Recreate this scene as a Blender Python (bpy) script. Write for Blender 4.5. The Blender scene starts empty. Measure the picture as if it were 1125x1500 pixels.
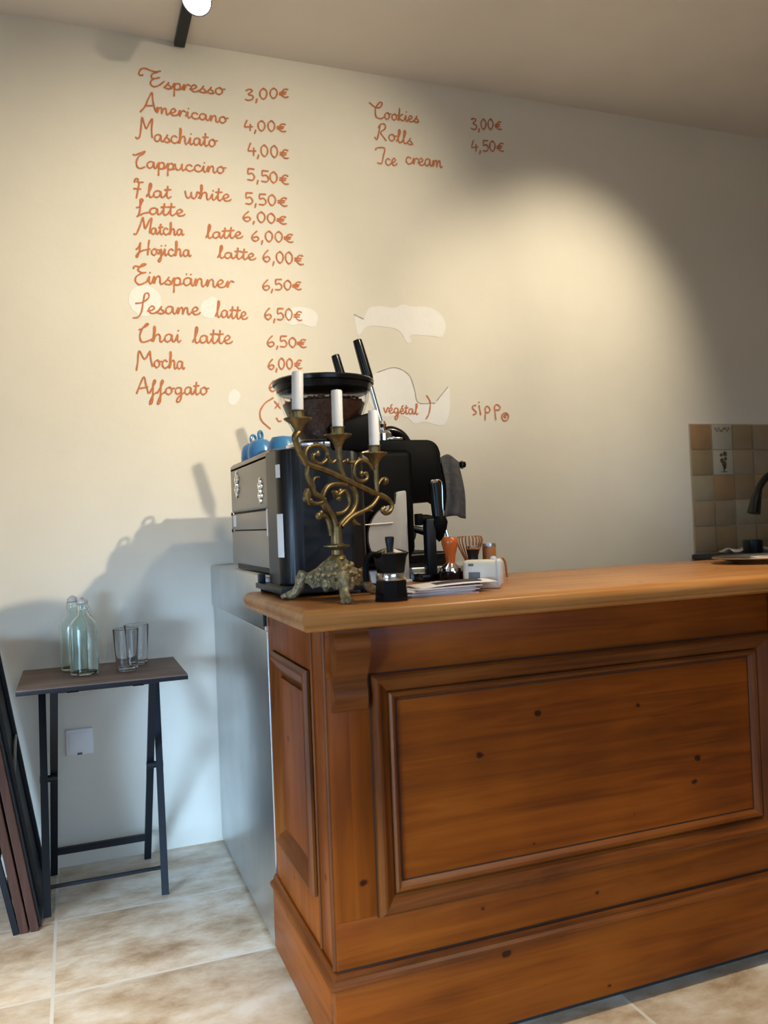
import bpy, bmesh, math, random
from mathutils import Vector, Matrix
from mathutils.geometry import tessellate_polygon
random.seed(7)
S = bpy.context.scene
COL = S.collection
PI = math.pi

# ------------------------------------------------------------------ camera
YAW, PITCH, ROLL = 0.3616, 0.0135, -0.0398
fw = Vector((math.sin(YAW)*math.cos(PITCH), math.cos(YAW)*math.cos(PITCH), math.sin(PITCH)))
rt = Vector((math.cos(YAW), -math.sin(YAW), 0.0))
up = rt.cross(fw)
r2 = rt*math.cos(ROLL) + up*math.sin(ROLL)
u2 = up*math.cos(ROLL) - rt*math.sin(ROLL)
cam_d = bpy.data.cameras.new('camera')
cam = bpy.data.objects.new('camera', cam_d)
COL.objects.link(cam)
M4 = Matrix((r2, u2, -fw)).transposed().to_4x4()
M4.translation = Vector((0.0, -3.0232, 1.12))
cam.matrix_world = M4
cam_d.sensor_width = 36.0
cam_d.lens = 1208.4/1500*36
cam_d.clip_start = 0.05
cam_d.dof.use_dof = True
cam_d.dof.focus_distance = 2.35
cam_d.dof.aperture_fstop = 3.2
S.camera = cam

# ------------------------------------------------------------------ world, lights, exposure
S.view_settings.view_transform = 'Standard'
S.view_settings.look = 'None'
S.view_settings.gamma = 1.0
S.view_settings.use_curve_mapping = False
S.view_settings.exposure = 0.0
world = bpy.data.worlds.new('world')
S.world = world
world.use_nodes = True
world.node_tree.nodes['Background'].inputs[0].default_value = (0.75, 0.86, 1.0, 1)
world.node_tree.nodes['Background'].inputs[1].default_value = 0.6

def aim(o, target):
    o.rotation_euler = (Vector(target)-o.location).to_track_quat('-Z', 'Y').to_euler()

def area(name, loc, target, sx, sy, power, color, spread=180):
    l = bpy.data.lights.new(name, 'AREA')
    l.shape = 'RECTANGLE'; l.size = sx; l.size_y = sy
    l.energy = power; l.color = color; l.spread = math.radians(spread)
    o = bpy.data.objects.new(name, l); COL.objects.link(o)
    o.location = loc; aim(o, target)
    return o

def spot(name, loc, target, power, color, angle, blend, radius):
    l = bpy.data.lights.new(name, 'SPOT')
    l.energy = power; l.color = color; l.spot_size = math.radians(angle)
    l.spot_blend = blend; l.shadow_soft_size = radius
    o = bpy.data.objects.new(name, l); COL.objects.link(o)
    o.location = loc; aim(o, target)
    return o

COOL = (0.44, 0.69, 1.0)
WARM = (1.0, 0.87, 0.64)
#LIGHTS#
area('daylight_left_window', (-2.36, -3.3, 0.66), (0.44, -0.72, -0.06), 1.3, 1.0, 20, COOL, 40)
area('daylight_shop_front', (0.6, -5.9, 1.7), (0.8, -1.9, 0.0), 2.2, 1.1, 8.5, COOL, 80)
spot('track_spot_menu', (2.22, -2.95, 2.80), (-0.20, 0.0, 1.46), 400, WARM, 42, 1.0, 0.035)
spot('track_spot_middle', (1.5, -2.0, 2.80), (0.75, 0.0, 2.02), 125, WARM, 58, 1.0, 0.04)
spot('track_spot_wall', (2.15, -1.25, 2.80), (1.97, 0.0, 1.80), 104, WARM, 63, 1.0, 0.05)
spot('track_spot_floor', (-0.7, -2.3, 2.80), (-0.35, -1.45, 0.0), 440, WARM, 42, 1.0, 0.04)
spot('track_spot_aisle', (1.5, -1.75, 2.80), (1.5, -1.77, 0.0), 165, WARM, 80, 1.0, 0.04)
area('ceiling_fill', (1.6, -2.4, 2.35), (1.6, -2.4, 3.0), 0.5, 0.5, 9.0, WARM)  # added upward fill without a fixture, lifts the ceiling brightness
#ENDL#

# ------------------------------------------------------------------ materials
def new_mat(name):
    m = bpy.data.materials.new(name); m.use_nodes = True
    nt = m.node_tree
    return m, nt, nt.nodes['Principled BSDF']

def N(nt, t, **kw):
    n = nt.nodes.new(t)
    for k, v in kw.items():
        if k in n.inputs: n.inputs[k].default_value = v
        else: setattr(n, k, v)
    return n

def ramp(nt, stops):
    r = nt.nodes.new('ShaderNodeValToRGB')
    el = r.color_ramp.elements
    el[0].position, el[0].color = stops[0][0], (*stops[0][1], 1)
    el[1].position, el[1].color = stops[-1][0], (*stops[-1][1], 1)
    for p, c in stops[1:-1]:
        e = el.new(p); e.color = (*c, 1)
    return r

def plain(name, col, rough=0.5, metal=0.0, var=0.06, scale=18.0, bump=0.0, bscale=60.0, coat=0.0, spec=0.5):
    """procedural material: base colour broken up by soft noise, optional bump"""
    m, nt, b = new_mat(name)
    tc = N(nt, 'ShaderNodeTexCoord')
    nz = N(nt, 'ShaderNodeTexNoise', Scale=scale, Detail=4.0)
    nt.links.new(tc.outputs['Object'], nz.inputs['Vector'])
    lo = tuple(max(0, c*(1-var)) for c in col); hi = tuple(min(1, c*(1+var)) for c in col)
    r = ramp(nt, [(0.3, lo), (0.7, hi)])
    nt.links.new(nz.outputs['Fac'], r.inputs['Fac'])
    nt.links.new(r.outputs['Color'], b.inputs['Base Color'])
    b.inputs['Roughness'].default_value = rough
    b.inputs['Metallic'].default_value = metal
    b.inputs['Specular IOR Level'].default_value = spec
    b.inputs['Coat Weight'].default_value = coat
    if bump:
        n2 = N(nt, 'ShaderNodeTexNoise', Scale=bscale, Detail=5.0)
        nt.links.new(tc.outputs['Object'], n2.inputs['Vector'])
        bp = N(nt, 'ShaderNodeBump', Strength=bump, Distance=0.004)
        nt.links.new(n2.outputs['Fac'], bp.inputs['Height'])
        nt.links.new(bp.outputs['Normal'], b.inputs['Normal'])
    return m

def wood(name, axis, dark, mid, light, knots=True, rough=0.42, gscale=1.0, coat=0.06):
    """grain runs along the given axis (0 x, 1 y, 2 z) of object space"""
    m, nt, b = new_mat(name)
    tc = N(nt, 'ShaderNodeTexCoord')
    mp = N(nt, 'ShaderNodeMapping')
    axis = 'xyz'.index(axis)
    sc = [34.0*gscale]*3; sc[axis] = 1.8*gscale
    mp.inputs['Scale'].default_value = sc
    nt.links.new(tc.outputs['Object'], mp.inputs['Vector'])
    n1 = N(nt, 'ShaderNodeTexNoise', Scale=1.0, Detail=6.0, Roughness=0.6, Distortion=0.8)
    nt.links.new(mp.outputs['Vector'], n1.inputs['Vector'])
    n2 = N(nt, 'ShaderNodeTexNoise', Scale=2.6, Detail=3.0)
    nt.links.new(tc.outputs['Object'], n2.inputs['Vector'])
    mx = N(nt, 'ShaderNodeMath', operation='MULTIPLY_ADD')
    nt.links.new(n2.outputs['Fac'], mx.inputs[0]); mx.inputs[1].default_value = 0.45
    md = N(nt, 'ShaderNodeMath', operation='MULTIPLY'); md.inputs[1].default_value = 0.55
    nt.links.new(n1.outputs['Fac'], md.inputs[0])
    nt.links.new(md.outputs[0], mx.inputs[2])
    r = ramp(nt, [(0.38, dark), (0.50, mid), (0.62, light)])
    nt.links.new(mx.outputs[0], r.inputs['Fac'])
    colr = r.outputs['Color']
    if knots:
        # knots: one candidate per cell, cells picked at random, seen as discs on the board face
        sx = N(nt, 'ShaderNodeSeparateXYZ')
        dn = N(nt, 'ShaderNodeTexNoise', Scale=30.0, Detail=3.0)
        nt.links.new(tc.outputs['Object'], dn.inputs['Vector'])
        ad = N(nt, 'ShaderNodeVectorMath', operation='MULTIPLY_ADD')
        nt.links.new(dn.outputs['Color'], ad.inputs[0]); ad.inputs[1].default_value = (0.014, 0.014, 0.014)
        nt.links.new(tc.outputs['Object'], ad.inputs[2])
        nt.links.new(ad.outputs[0], sx.inputs[0])
        dep = N(nt, 'ShaderNodeMath', operation='ADD')     # x+y runs along either vertical face
        nt.links.new(sx.outputs[0], dep.inputs[0]); nt.links.new(sx.outputs[1], dep.inputs[1])
        cb = N(nt, 'ShaderNodeCombineXYZ')
        top = name.endswith('top')
        nt.links.new(sx.outputs[0] if top else dep.outputs[0], cb.inputs[0])
        nt.links.new(sx.outputs[1] if top else sx.outputs[2], cb.inputs[1])
        mp2 = N(nt, 'ShaderNodeMapping')
        mp2.inputs['Scale'].default_value = (7.0, 9.0, 1.0)
        mp2.inputs['Location'].default_value = (0.37, 0.62, 0.0)
        nt.links.new(cb.outputs[0], mp2.inputs['Vector'])
        vo = N(nt, 'ShaderNodeTexVoronoi', Scale=1.0, voronoi_dimensions='2D')
        nt.links.new(mp2.outputs['Vector'], vo.inputs['Vector'])
        sp = N(nt, 'ShaderNodeSeparateColor')
        nt.links.new(vo.outputs['Color'], sp.inputs[0])
        rad = N(nt, 'ShaderNodeMapRange')
        rad.inputs['From Min'].default_value = 0.35; rad.inputs['From Max'].default_value = 1.0
        rad.inputs['To Min'].default_value = -0.03; rad.inputs['To Max'].default_value = 0.088
        nt.links.new(sp.outputs[0], rad.inputs['Value'])
        df = N(nt, 'ShaderNodeMath', operation='SUBTRACT')
        nt.links.new(rad.outputs[0], df.inputs[0]); nt.links.new(vo.outputs['Distance'], df.inputs[1])
        kr = ramp(nt, [(0.0, (0, 0, 0)), (0.035, (1, 1, 1))])
        sh = N(nt, 'ShaderNodeMath', operation='ADD'); sh.inputs[1].default_value = 0.0
        nt.links.new(df.outputs[0], sh.inputs[0])
        nt.links.new(sh.outputs[0], kr.inputs['Fac'])
        mk = N(nt, 'ShaderNodeMix', data_type='RGBA', blend_type='MIX')
        nt.links.new(kr.outputs['Color'], mk.inputs[0])
        nt.links.new(colr, mk.inputs[6]); mk.inputs[7].default_value = (dark[0]*0.25, dark[1]*0.2, dark[2]*0.2, 1)
        colr = mk.outputs[2]
    nt.links.new(colr, b.inputs['Base Color'])
    b.inputs['Roughness'].default_value = rough
    b.inputs['Specular IOR Level'].default_value = 0.2
    b.inputs['Coat Weight'].default_value = coat
    b.inputs['Coat Roughness'].default_value = 0.25
    bp = N(nt, 'ShaderNodeBump', Strength=0.12, Distance=0.002)
    nt.links.new(n1.outputs['Fac'], bp.inputs['Height'])
    nt.links.new(bp.outputs['Normal'], b.inputs['Normal'])
    return m

def wall_mat(name, base, bump=0.15):
    m, nt, b = new_mat(name)
    tc = N(nt, 'ShaderNodeTexCoord')
    n1 = N(nt, 'ShaderNodeTexNoise', Scale=1.8, Detail=5.0, Roughness=0.6)
    nt.links.new(tc.outputs['Object'], n1.inputs['Vector'])
    r = ramp(nt, [(0.3, tuple(c*0.95 for c in base)), (0.7, tuple(min(1, c*1.04) for c in base))])
    nt.links.new(n1.outputs['Fac'], r.inputs['Fac'])
    nt.links.new(r.outputs['Color'], b.inputs['Base Color'])
    b.inputs['Roughness'].default_value = 0.72
    b.inputs['Specular IOR Level'].default_value = 0.3
    n2 = N(nt, 'ShaderNodeTexNoise', Scale=14.0, Detail=6.0, Roughness=0.55)
    nt.links.new(tc.outputs['Object'], n2.inputs['Vector'])
    bp = N(nt, 'ShaderNodeBump', Strength=bump, Distance=0.01)
    nt.links.new(n2.outputs['Fac'], bp.inputs['Height'])
    nt.links.new(bp.outputs['Normal'], b.inputs['Normal'])
    return m

def floor_mat():
    m, nt, b = new_mat('travertine_tiles')
    tc = N(nt, 'ShaderNodeTexCoord')
    sp = N(nt, 'ShaderNodeSeparateXYZ')
    nt.links.new(tc.outputs['Object'], sp.inputs[0])
    def grid(out, off, size):
        a = N(nt, 'ShaderNodeMath', operation='SUBTRACT'); a.inputs[1].default_value = off
        nt.links.new(out, a.inputs[0])
        d = N(nt, 'ShaderNodeMath', operation='DIVIDE'); d.inputs[1].default_value = size
        nt.links.new(a.outputs[0], d.inputs[0])
        fl = N(nt, 'ShaderNodeMath', operation='FLOOR'); nt.links.new(d.outputs[0], fl.inputs[0])
        fr = N(nt, 'ShaderNodeMath', operation='FRACT'); nt.links.new(d.outputs[0], fr.inputs[0])
        c = N(nt, 'ShaderNodeMath', operation='SUBTRACT'); c.inputs[1].default_value = 0.5
        nt.links.new(fr.outputs[0], c.inputs[0])
        ab = N(nt, 'ShaderNodeMath', operation='ABSOLUTE'); nt.links.new(c.outputs[0], ab.inputs[0])
        g = N(nt, 'ShaderNodeMath', operation='GREATER_THAN'); g.inputs[1].default_value = 0.5-0.0042/size
        nt.links.new(ab.outputs[0], g.inputs[0])
        return fl.outputs[0], g.outputs[0]
    ix, gx = grid(sp.outputs[0], -0.082, 0.62)
    iy, gy = grid(sp.outputs[1], 0.005, 0.416)
    gm = N(nt, 'ShaderNodeMath', operation='MAXIMUM')
    nt.links.new(gx, gm.inputs[0]); nt.links.new(gy, gm.inputs[1])
    cb = N(nt, 'ShaderNodeCombineXYZ')
    nt.links.new(ix, cb.inputs[0]); nt.links.new(iy, cb.inputs[1])
    wn = N(nt, 'ShaderNodeTexWhiteNoise', noise_dimensions='3D')
    nt.links.new(cb.outputs[0], wn.inputs['Vector'])
    off = N(nt, 'ShaderNodeVectorMath', operation='MULTIPLY_ADD')
    nt.links.new(wn.outputs['Color'], off.inputs[0]); off.inputs[1].default_value = (9, 9, 9)
    nt.links.new(tc.outputs['Object'], off.inputs[2])
    st = N(nt, 'ShaderNodeMapping'); st.inputs['Scale'].default_value = (5.0, 8.0, 3.0)
    nt.links.new(off.outputs[0], st.inputs['Vector'])
    n1 = N(nt, 'ShaderNodeTexNoise', Scale=1.0, Detail=9.0, Roughness=0.66, Distortion=0.15)
    nt.links.new(st.outputs['Vector'], n1.inputs['Vector'])
    r = ramp(nt, [(0.32, (0.36, 0.235, 0.135)), (0.43, (0.55, 0.41, 0.275)), (0.53, (0.69, 0.57, 0.43)), (0.66, (0.82, 0.75, 0.65))])
    nt.links.new(n1.outputs['Fac'], r.inputs['Fac'])
    hv = N(nt, 'ShaderNodeMath', operation='MULTIPLY_ADD')
    nt.links.new(wn.outputs['Value'], hv.inputs[0]); hv.inputs[1].default_value = 0.35; hv.inputs[2].default_value = 0.82
    hs = N(nt, 'ShaderNodeHueSaturation')
    nt.links.new(hv.outputs[0], hs.inputs['Value']); nt.links.new(r.outputs['Color'], hs.inputs['Color'])
    mk = N(nt, 'ShaderNodeMix', data_type='RGBA')
    nt.links.new(gm.outputs[0], mk.inputs[0]); nt.links.new(hs.outputs['Color'], mk.inputs[6])
    mk.inputs[7].default_value = (0.68, 0.63, 0.55, 1)
    nt.links.new(mk.outputs[2], b.inputs['Base Color'])
    b.inputs['Roughness'].default_value = 0.42
    bp = N(nt, 'ShaderNodeBump', Strength=0.12, Distance=0.004)
    nt.links.new(n1.outputs['Fac'], bp.inputs['Height'])
    nt.links.new(bp.outputs['Normal'], b.inputs['Normal'])
    return m

def glass(name, col, rough=0.0, ior=1.45):
    m, nt, b = new_mat(name)
    b.inputs['Base Color'].default_value = (*col, 1)
    b.inputs['Transmission Weight'].default_value = 1.0
    b.inputs['Roughness'].default_value = rough
    b.inputs['IOR'].default_value = ior
    return m

def emit(name, col, strength):
    m, nt, b = new_mat(name)
    b.inputs['Base Color'].default_value = (*col, 1)
    b.inputs['Emission Color'].default_value = (*col, 1)
    b.inputs['Emission Strength'].default_value = strength
    return m

WALL = wall_mat('cream_plaster', (0.72, 0.68, 0.59))
CEIL = wall_mat('ceiling_paint', (0.82, 0.76, 0.69), 0.05)
PATCH = wall_mat('white_filler', (0.80, 0.785, 0.755), 0.3)
INK = plain('orange_marker', (0.50, 0.155, 0.05), 0.7, var=0.12, scale=30)
PENCIL_M = plain('pencil_line', (0.22, 0.20, 0.18), 0.7)
FLOOR = floor_mat()
PD, PM, PL = (0.115, 0.023, 0.001), (0.19, 0.041, 0.002), (0.25, 0.060, 0.004)
PINE_X = wood('waxed_pine_horizontal', 'x', PD, PM, PL)
PINE_Y = wood('waxed_pine_depth', 'y', PD, PM, PL)
PINE_Z = wood('waxed_pine_vertical', 'z', PD, PM, PL)
MD, MM, ML = (0.062, 0.015, 0.002), (0.125, 0.032, 0.004), (0.185, 0.054, 0.008)
MOULD_X = wood('pine_moulding_horizontal', 'x', MD, MM, ML, False)
MOULD_Y = wood('pine_moulding_depth', 'y', MD, MM, ML, False)
MOULD_Z = wood('pine_moulding_vertical', 'z', MD, MM, ML, False)
TOPW = wood('waxed_pine_top', 'x', (0.24, 0.088, 0.019), (0.35, 0.145, 0.038), (0.43, 0.20, 0.064), True, 0.34)
GROOVE = plain('groove_dark', (0.022, 0.008, 0.003), 0.7, var=0.4, scale=30)  # dark brown for the thin strips laid along the moulding joints
TRAYW = wood('grey_brown_laminate', 'x', (0.10, 0.062, 0.045), (0.16, 0.105, 0.08), (0.23, 0.16, 0.125), False, 0.45)
BOARDW = wood('red_brown_laminate', 'z', (0.055, 0.024, 0.016), (0.085, 0.038, 0.026), (0.12, 0.058, 0.04), False, 0.5)
STEEL = plain('brushed_steel', (0.60, 0.62, 0.63), 0.33, 1.0, 0.05, 9, 0.03, 40)
CHROME = plain('chrome', (0.78, 0.78, 0.78), 0.08, 1.0, 0.02)
MACHG = plain('grey_panel_paint', (0.32, 0.275, 0.225), 0.36, 0.3, 0.03, 6)
BLACKP = plain('black_plastic', (0.0022, 0.0022, 0.0026), 0.55, var=0.1, spec=0.08)
BLACKG = plain('black_gloss', (0.004, 0.004, 0.005), 0.18, var=0.1, spec=0.35)
GRIND = plain('grinder_black', (0.004, 0.0048, 0.007), 0.36, var=0.1, spec=0.42)
BLACKM = plain('black_metal_paint', (0.008, 0.011, 0.016), 0.42, 0.0, 0.1, spec=0.3)
SLOT = plain('dark_recess', (0.02, 0.02, 0.018), 0.6)
BRASS = plain('aged_brass', (0.21, 0.155, 0.07), 0.40, 0.9, 0.35, 45, 0.15, 140)
BRASSR = plain('ornate_brass', (0.30, 0.255, 0.15), 0.45, 0.7, 0.55, 110, 1.0, 170)
WAX = plain('white_wax', (0.82, 0.82, 0.83), 0.45, var=0.02)
LABEL = plain('white_label', (0.80, 0.80, 0.82), 0.5, var=0.03)
LABELI = plain('label_print', (0.11, 0.12, 0.15), 0.6)
WHITEP = plain('white_plastic', (0.62, 0.60, 0.58), 0.4, var=0.03)
CREAMP = plain('cream_tin', (0.66, 0.61, 0.50), 0.4, var=0.05)
GREYW = plain('grey_white_plastic', (0.40, 0.385, 0.37), 0.45, var=0.03)
PAPER = plain('card_paper', (0.74, 0.70, 0.70), 0.6, var=0.05)
PAPERP = plain('card_print', (0.50, 0.30, 0.28), 0.6, var=0.3, scale=60)
PAPERD = plain('card_dark', (0.03, 0.025, 0.03), 0.5)
BLUE = plain('blue_glaze', (0.06, 0.24, 0.50), 0.28, var=0.08)
ORANGE = plain('orange_wood', (0.55, 0.12, 0.02), 0.28, var=0.15, scale=25, coat=0.4)
BAMBOO = plain('bamboo', (0.42, 0.17, 0.05), 0.5, var=0.2, scale=40)
CLOTH = plain('grey_cloth', (0.10, 0.10, 0.105), 0.9, var=0.25, scale=60, bump=0.5, bscale=220)
BEANS = plain('coffee_beans', (0.055, 0.020, 0.012), 0.40, var=0.6, scale=120, bump=0.8, bscale=130)
HOPG = glass('clear_hopper', (0.93, 0.93, 0.93), 0.02, 1.12)
GLASS = glass('clear_glass', (0.98, 0.98, 0.99), 0.0, 1.3)
GGLASS = glass('green_glass', (0.90, 0.975, 0.95), 0.0, 1.35)
BULB = emit('bulb_glow', (1.0, 0.93, 0.80), 30.0)
SINKM = plain('dark_stone', (0.02, 0.02, 0.02), 0.3)
TRAYS = plain('silver_tray', (0.70, 0.68, 0.65), 0.2, 1.0, 0.05)

# ------------------------------------------------------------------ mesh helpers
def bx(bm, c, s, bev=0.0, seg=2, rz=0.0, mat=None):
    """box centred on c with size s"""
    r = bmesh.ops.create_cube(bm, size=1.0)
    vs = r['verts']
    bmesh.ops.scale(bm, vec=s, verts=vs)
    if bev:
        es = list({e for v in vs for e in v.link_edges})
        g = bmesh.ops.bevel(bm, geom=es, offset=bev, segments=seg, affect='EDGES', profile=0.5)
        vs = list({v for f in g['faces'] for v in f.verts} | {v for v in vs if v.is_valid})
    if rz: bmesh.ops.rotate(bm, cent=(0, 0, 0), matrix=Matrix.Rotation(rz, 3, 'Z'), verts=vs)
    if mat is not None: bmesh.ops.transform(bm, matrix=mat, verts=vs)
    bmesh.ops.translate(bm, vec=c, verts=vs)
    return vs

def b2(bm, x0, x1, y0, y1, z0, z1, bev=0.0, seg=2):
    return bx(bm, ((x0+x1)/2, (y0+y1)/2, (z0+z1)/2), (x1-x0, y1-y0, z1-z0), bev, seg)

def lathe(bm, prof, n=32, c=(0, 0, 0), sx=1.0, sy=1.0, close=True, mat=None):
    """profile of (r, z) from bottom to top"""
    rings = []
    allv = []
    for r, z in prof:
        if r < 1e-6:
            v = bm.verts.new((c[0], c[1], c[2]+z)); rings.append([v]); allv.append(v)
        else:
            ring = [bm.verts.new((c[0]+r*sx*math.cos(2*PI*k/n), c[1]+r*sy*math.sin(2*PI*k/n), c[2]+z)) for k in range(n)]
            rings.append(ring); allv += ring
    for a, b in zip(rings, rings[1:]):
        for k in range(n):
            k2 = (k+1) % n
            if len(a) == 1 and len(b) == 1: continue
            if len(a) == 1: bm.faces.new((a[0], b[k2], b[k]))
            elif len(b) == 1: bm.faces.new((a[k], a[k2], b[0]))
            else: bm.faces.new((a[k], a[k2], b[k2], b[k]))
    if close:
        if len(rings[0]) > 1: bm.faces.new(list(reversed(rings[0])))
        if len(rings[-1]) > 1: bm.faces.new(rings[-1])
    if mat is not None: bmesh.ops.transform(bm, matrix=mat, verts=allv)
    return allv

def smooth_path(pts, sub=6, closed=False):
    P = [Vector(p) for p in pts]
    if len(P) < 3: return P
    out = []
    n = len(P)
    for i in range(n if closed else n-1):
        p0 = P[(i-1) % n] if (closed or i > 0) else P[0]*2-P[1]
        p1 = P[i]; p2 = P[(i+1) % n]
        p3 = P[(i+2) % n] if (closed or i+2 < n) else P[-1]*2-P[-2]
        for k in range(sub):
            t = k/sub
            out.append(0.5*((2*p1)+(-p0+p2)*t+(2*p0-5*p1+4*p2-p3)*t*t+(-p0+3*p1-3*p2+p3)*t**3))
    if not closed: out.append(P[-1].copy())
    return out

def tube(bm, pts, r0, r1=None, n=10, sub=6, flat=1.0, flat_dir=None, rfun=None, closed=False):
    """round bar along a smoothed path, radius going r0 -> r1"""
    if r1 is None: r1 = r0
    P = smooth_path(pts, sub, closed) if sub > 1 else [Vector(p) for p in pts]
    m = len(P)
    rings = []
    ref = Vector(flat_dir) if flat_dir else None
    prev = None
    for i, p in enumerate(P):
        if closed: t = (P[(i+1) % m]-P[i-1])
        else: t = (P[min(i+1, m-1)]-P[max(i-1, 0)])
        if t.length < 1e-9: t = Vector((0, 0, 1))
        t.normalize()
        if ref is not None: a = ref - t*ref.dot(t)
        elif prev is not None: a = prev - t*prev.dot(t)
        else: a = t.orthogonal()
        if a.length < 1e-6: a = t.orthogonal()
        a.normalize(); prev = a
        b = t.cross(a)
        f = i/max(1, m-1)
        r = rfun(f) if rfun else r0+(r1-r0)*f
        rings.append([bm.verts.new(p+a*(r*flat*math.cos(2*PI*k/n))+b*(r*math.sin(2*PI*k/n))) for k in range(n)])
    rng = range(m) if closed else range(m-1)
    for i in rng:
        A, B = rings[i], rings[(i+1) % m]
        for k in range(n):
            bm.faces.new((A[k], A[(k+1) % n], B[(k+1) % n], B[k]))
    if not closed:
        for ring, p, s in ((rings[0], P[0], 1), (rings[-1], P[-1], 0)):
            bm.faces.new(list(reversed(ring)) if s else ring)

def prism(bm, poly, h0, h1, axis='z', bev=0.0):
    """polygon extruded: axis z takes (x,y); axis y takes (x,z); axis x takes (y,z)"""
    def mk(p, h):
        return {'z': (p[0], p[1], h), 'y': (p[0], h, p[1]), 'x': (h, p[0], p[1])}[axis]
    a = [bm.verts.new(mk(p, h0)) for p in poly]
    b = [bm.verts.new(mk(p, h1)) for p in poly]
    fs = [bm.faces.new(a), bm.faces.new(b)]
    n = len(poly)
    for k in range(n):
        fs.append(bm.faces.new((a[k], a[(k+1) % n], b[(k+1) % n], b[k])))
    if bev:
        es = list({e for f in fs for e in f.edges})
        bmesh.ops.bevel(bm, geom=es, offset=bev, segments=2, affect='EDGES', profile=0.5)

def mitre_frame(bm, ext, prof, plane):
    """moulding round a rectangle ext=(a0,a1,b0,b1); prof = list of (inset, out); plane maps (a, b, out) to xyz"""
    a0, a1, b0, b1 = ext
    loops = []
    for ins, o in prof:
        loops.append([bm.verts.new(plane(a, b, o)) for a, b in
                      ((a0+ins, b0+ins), (a1-ins, b0+ins), (a1-ins, b1-ins), (a0+ins, b1-ins))])
    for A, B in zip(loops, loops[1:]):
        for k in range(4):
            bm.faces.new((A[k], A[(k+1) % 4], B[(k+1) % 4], B[k]))

def mesh_obj(name, bm, mat, parent=None, smooth=True, angle=35.0, loc=None, rot=None):
    bmesh.ops.recalc_face_normals(bm, faces=bm.faces)
    me = bpy.data.meshes.new(name)
    bm.to_mesh(me); bm.free()
    if mat: me.materials.append(mat)
    if smooth and len(me.polygons):
        me.polygons.foreach_set('use_smooth', [True]*len(me.polygons))
        me.set_sharp_from_angle(angle=math.radians(angle))
    o = bpy.data.objects.new(name, me)
    COL.objects.link(o)
    if parent: o.parent = parent
    if loc: o.location = loc
    if rot: o.rotation_euler = rot
    return o

def tag(o, label=None, cat=None, group=None, kind=None):
    if label: o['label'] = label
    if cat: o['category'] = cat
    if group: o['group'] = group
    if kind: o['kind'] = kind
    return o

def thing(name, label, cat, loc=(0, 0, 0), rz=0.0, group=None):
    o = bpy.data.objects.new(name, None)
    COL.objects.link(o)
    o.empty_display_size = 0.05
    o.location = loc; o.rotation_euler = (0, 0, rz)
    return tag(o, label, cat, group)

def dup(root, loc, rz, label, group=None):
    r = root.copy(); COL.objects.link(r)
    r.location = loc; r.rotation_euler = (0, 0, rz); r['label'] = label
    if group: r['group'] = group
    for ch in list(root.children):
        c = ch.copy(); COL.objects.link(c); c.parent = r
        for g in list(ch.children):
            d = g.copy(); COL.objects.link(d); d.parent = c
    return r

BM = bmesh.new

# ------------------------------------------------------------------ room shell
H = 2.8975
def struct(name, bm, mat, smooth=False):
    return tag(mesh_obj(name, bm, mat, None, smooth), kind='structure')
bm = BM(); b2(bm, -2.5, 4.7, 0.0, 0.12, -0.1, H+0.1); wall_back = struct('wall_back', bm, WALL)
bm = BM(); b2(bm, -2.5, 4.7, -6.1, 0.12, -0.1, 0.0); struct('floor', bm, FLOOR)
bm = BM(); b2(bm, -2.5, 4.7, -6.1, 0.12, H, H+0.1); struct('ceiling', bm, CEIL)
bm = BM(); b2(bm, 4.6, 4.7, -6.1, 0.0, 0.0, H); struct('wall_right', bm, WALL)
def wall_with_hole(name, fixed0, fixed1, a0, a1, h0, h1, z0, z1, axis):
    bm = BM()
    def q(p0, p1, q0, q1):
        if axis == 'x': b2(bm, fixed0, fixed1, p0, p1, q0, q1)
        else: b2(bm, p0, p1, fixed0, fixed1, q0, q1)
    q(a0, h0, 0.0, H); q(h1, a1, 0.0, H); q(h0, h1, 0.0, z0); q(h0, h1, z1, H)
    return struct(name, bm, WALL)
wall_with_hole('wall_left', -2.5, -2.4, -6.0, 0.0, -4.25, -1.55, 0.15, 2.15, 'x')
wall_with_hole('wall_front', -6.1, -6.0, -2.4, 4.6, -1.4, 1.8, 0.15, 2.25, 'y')

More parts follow.
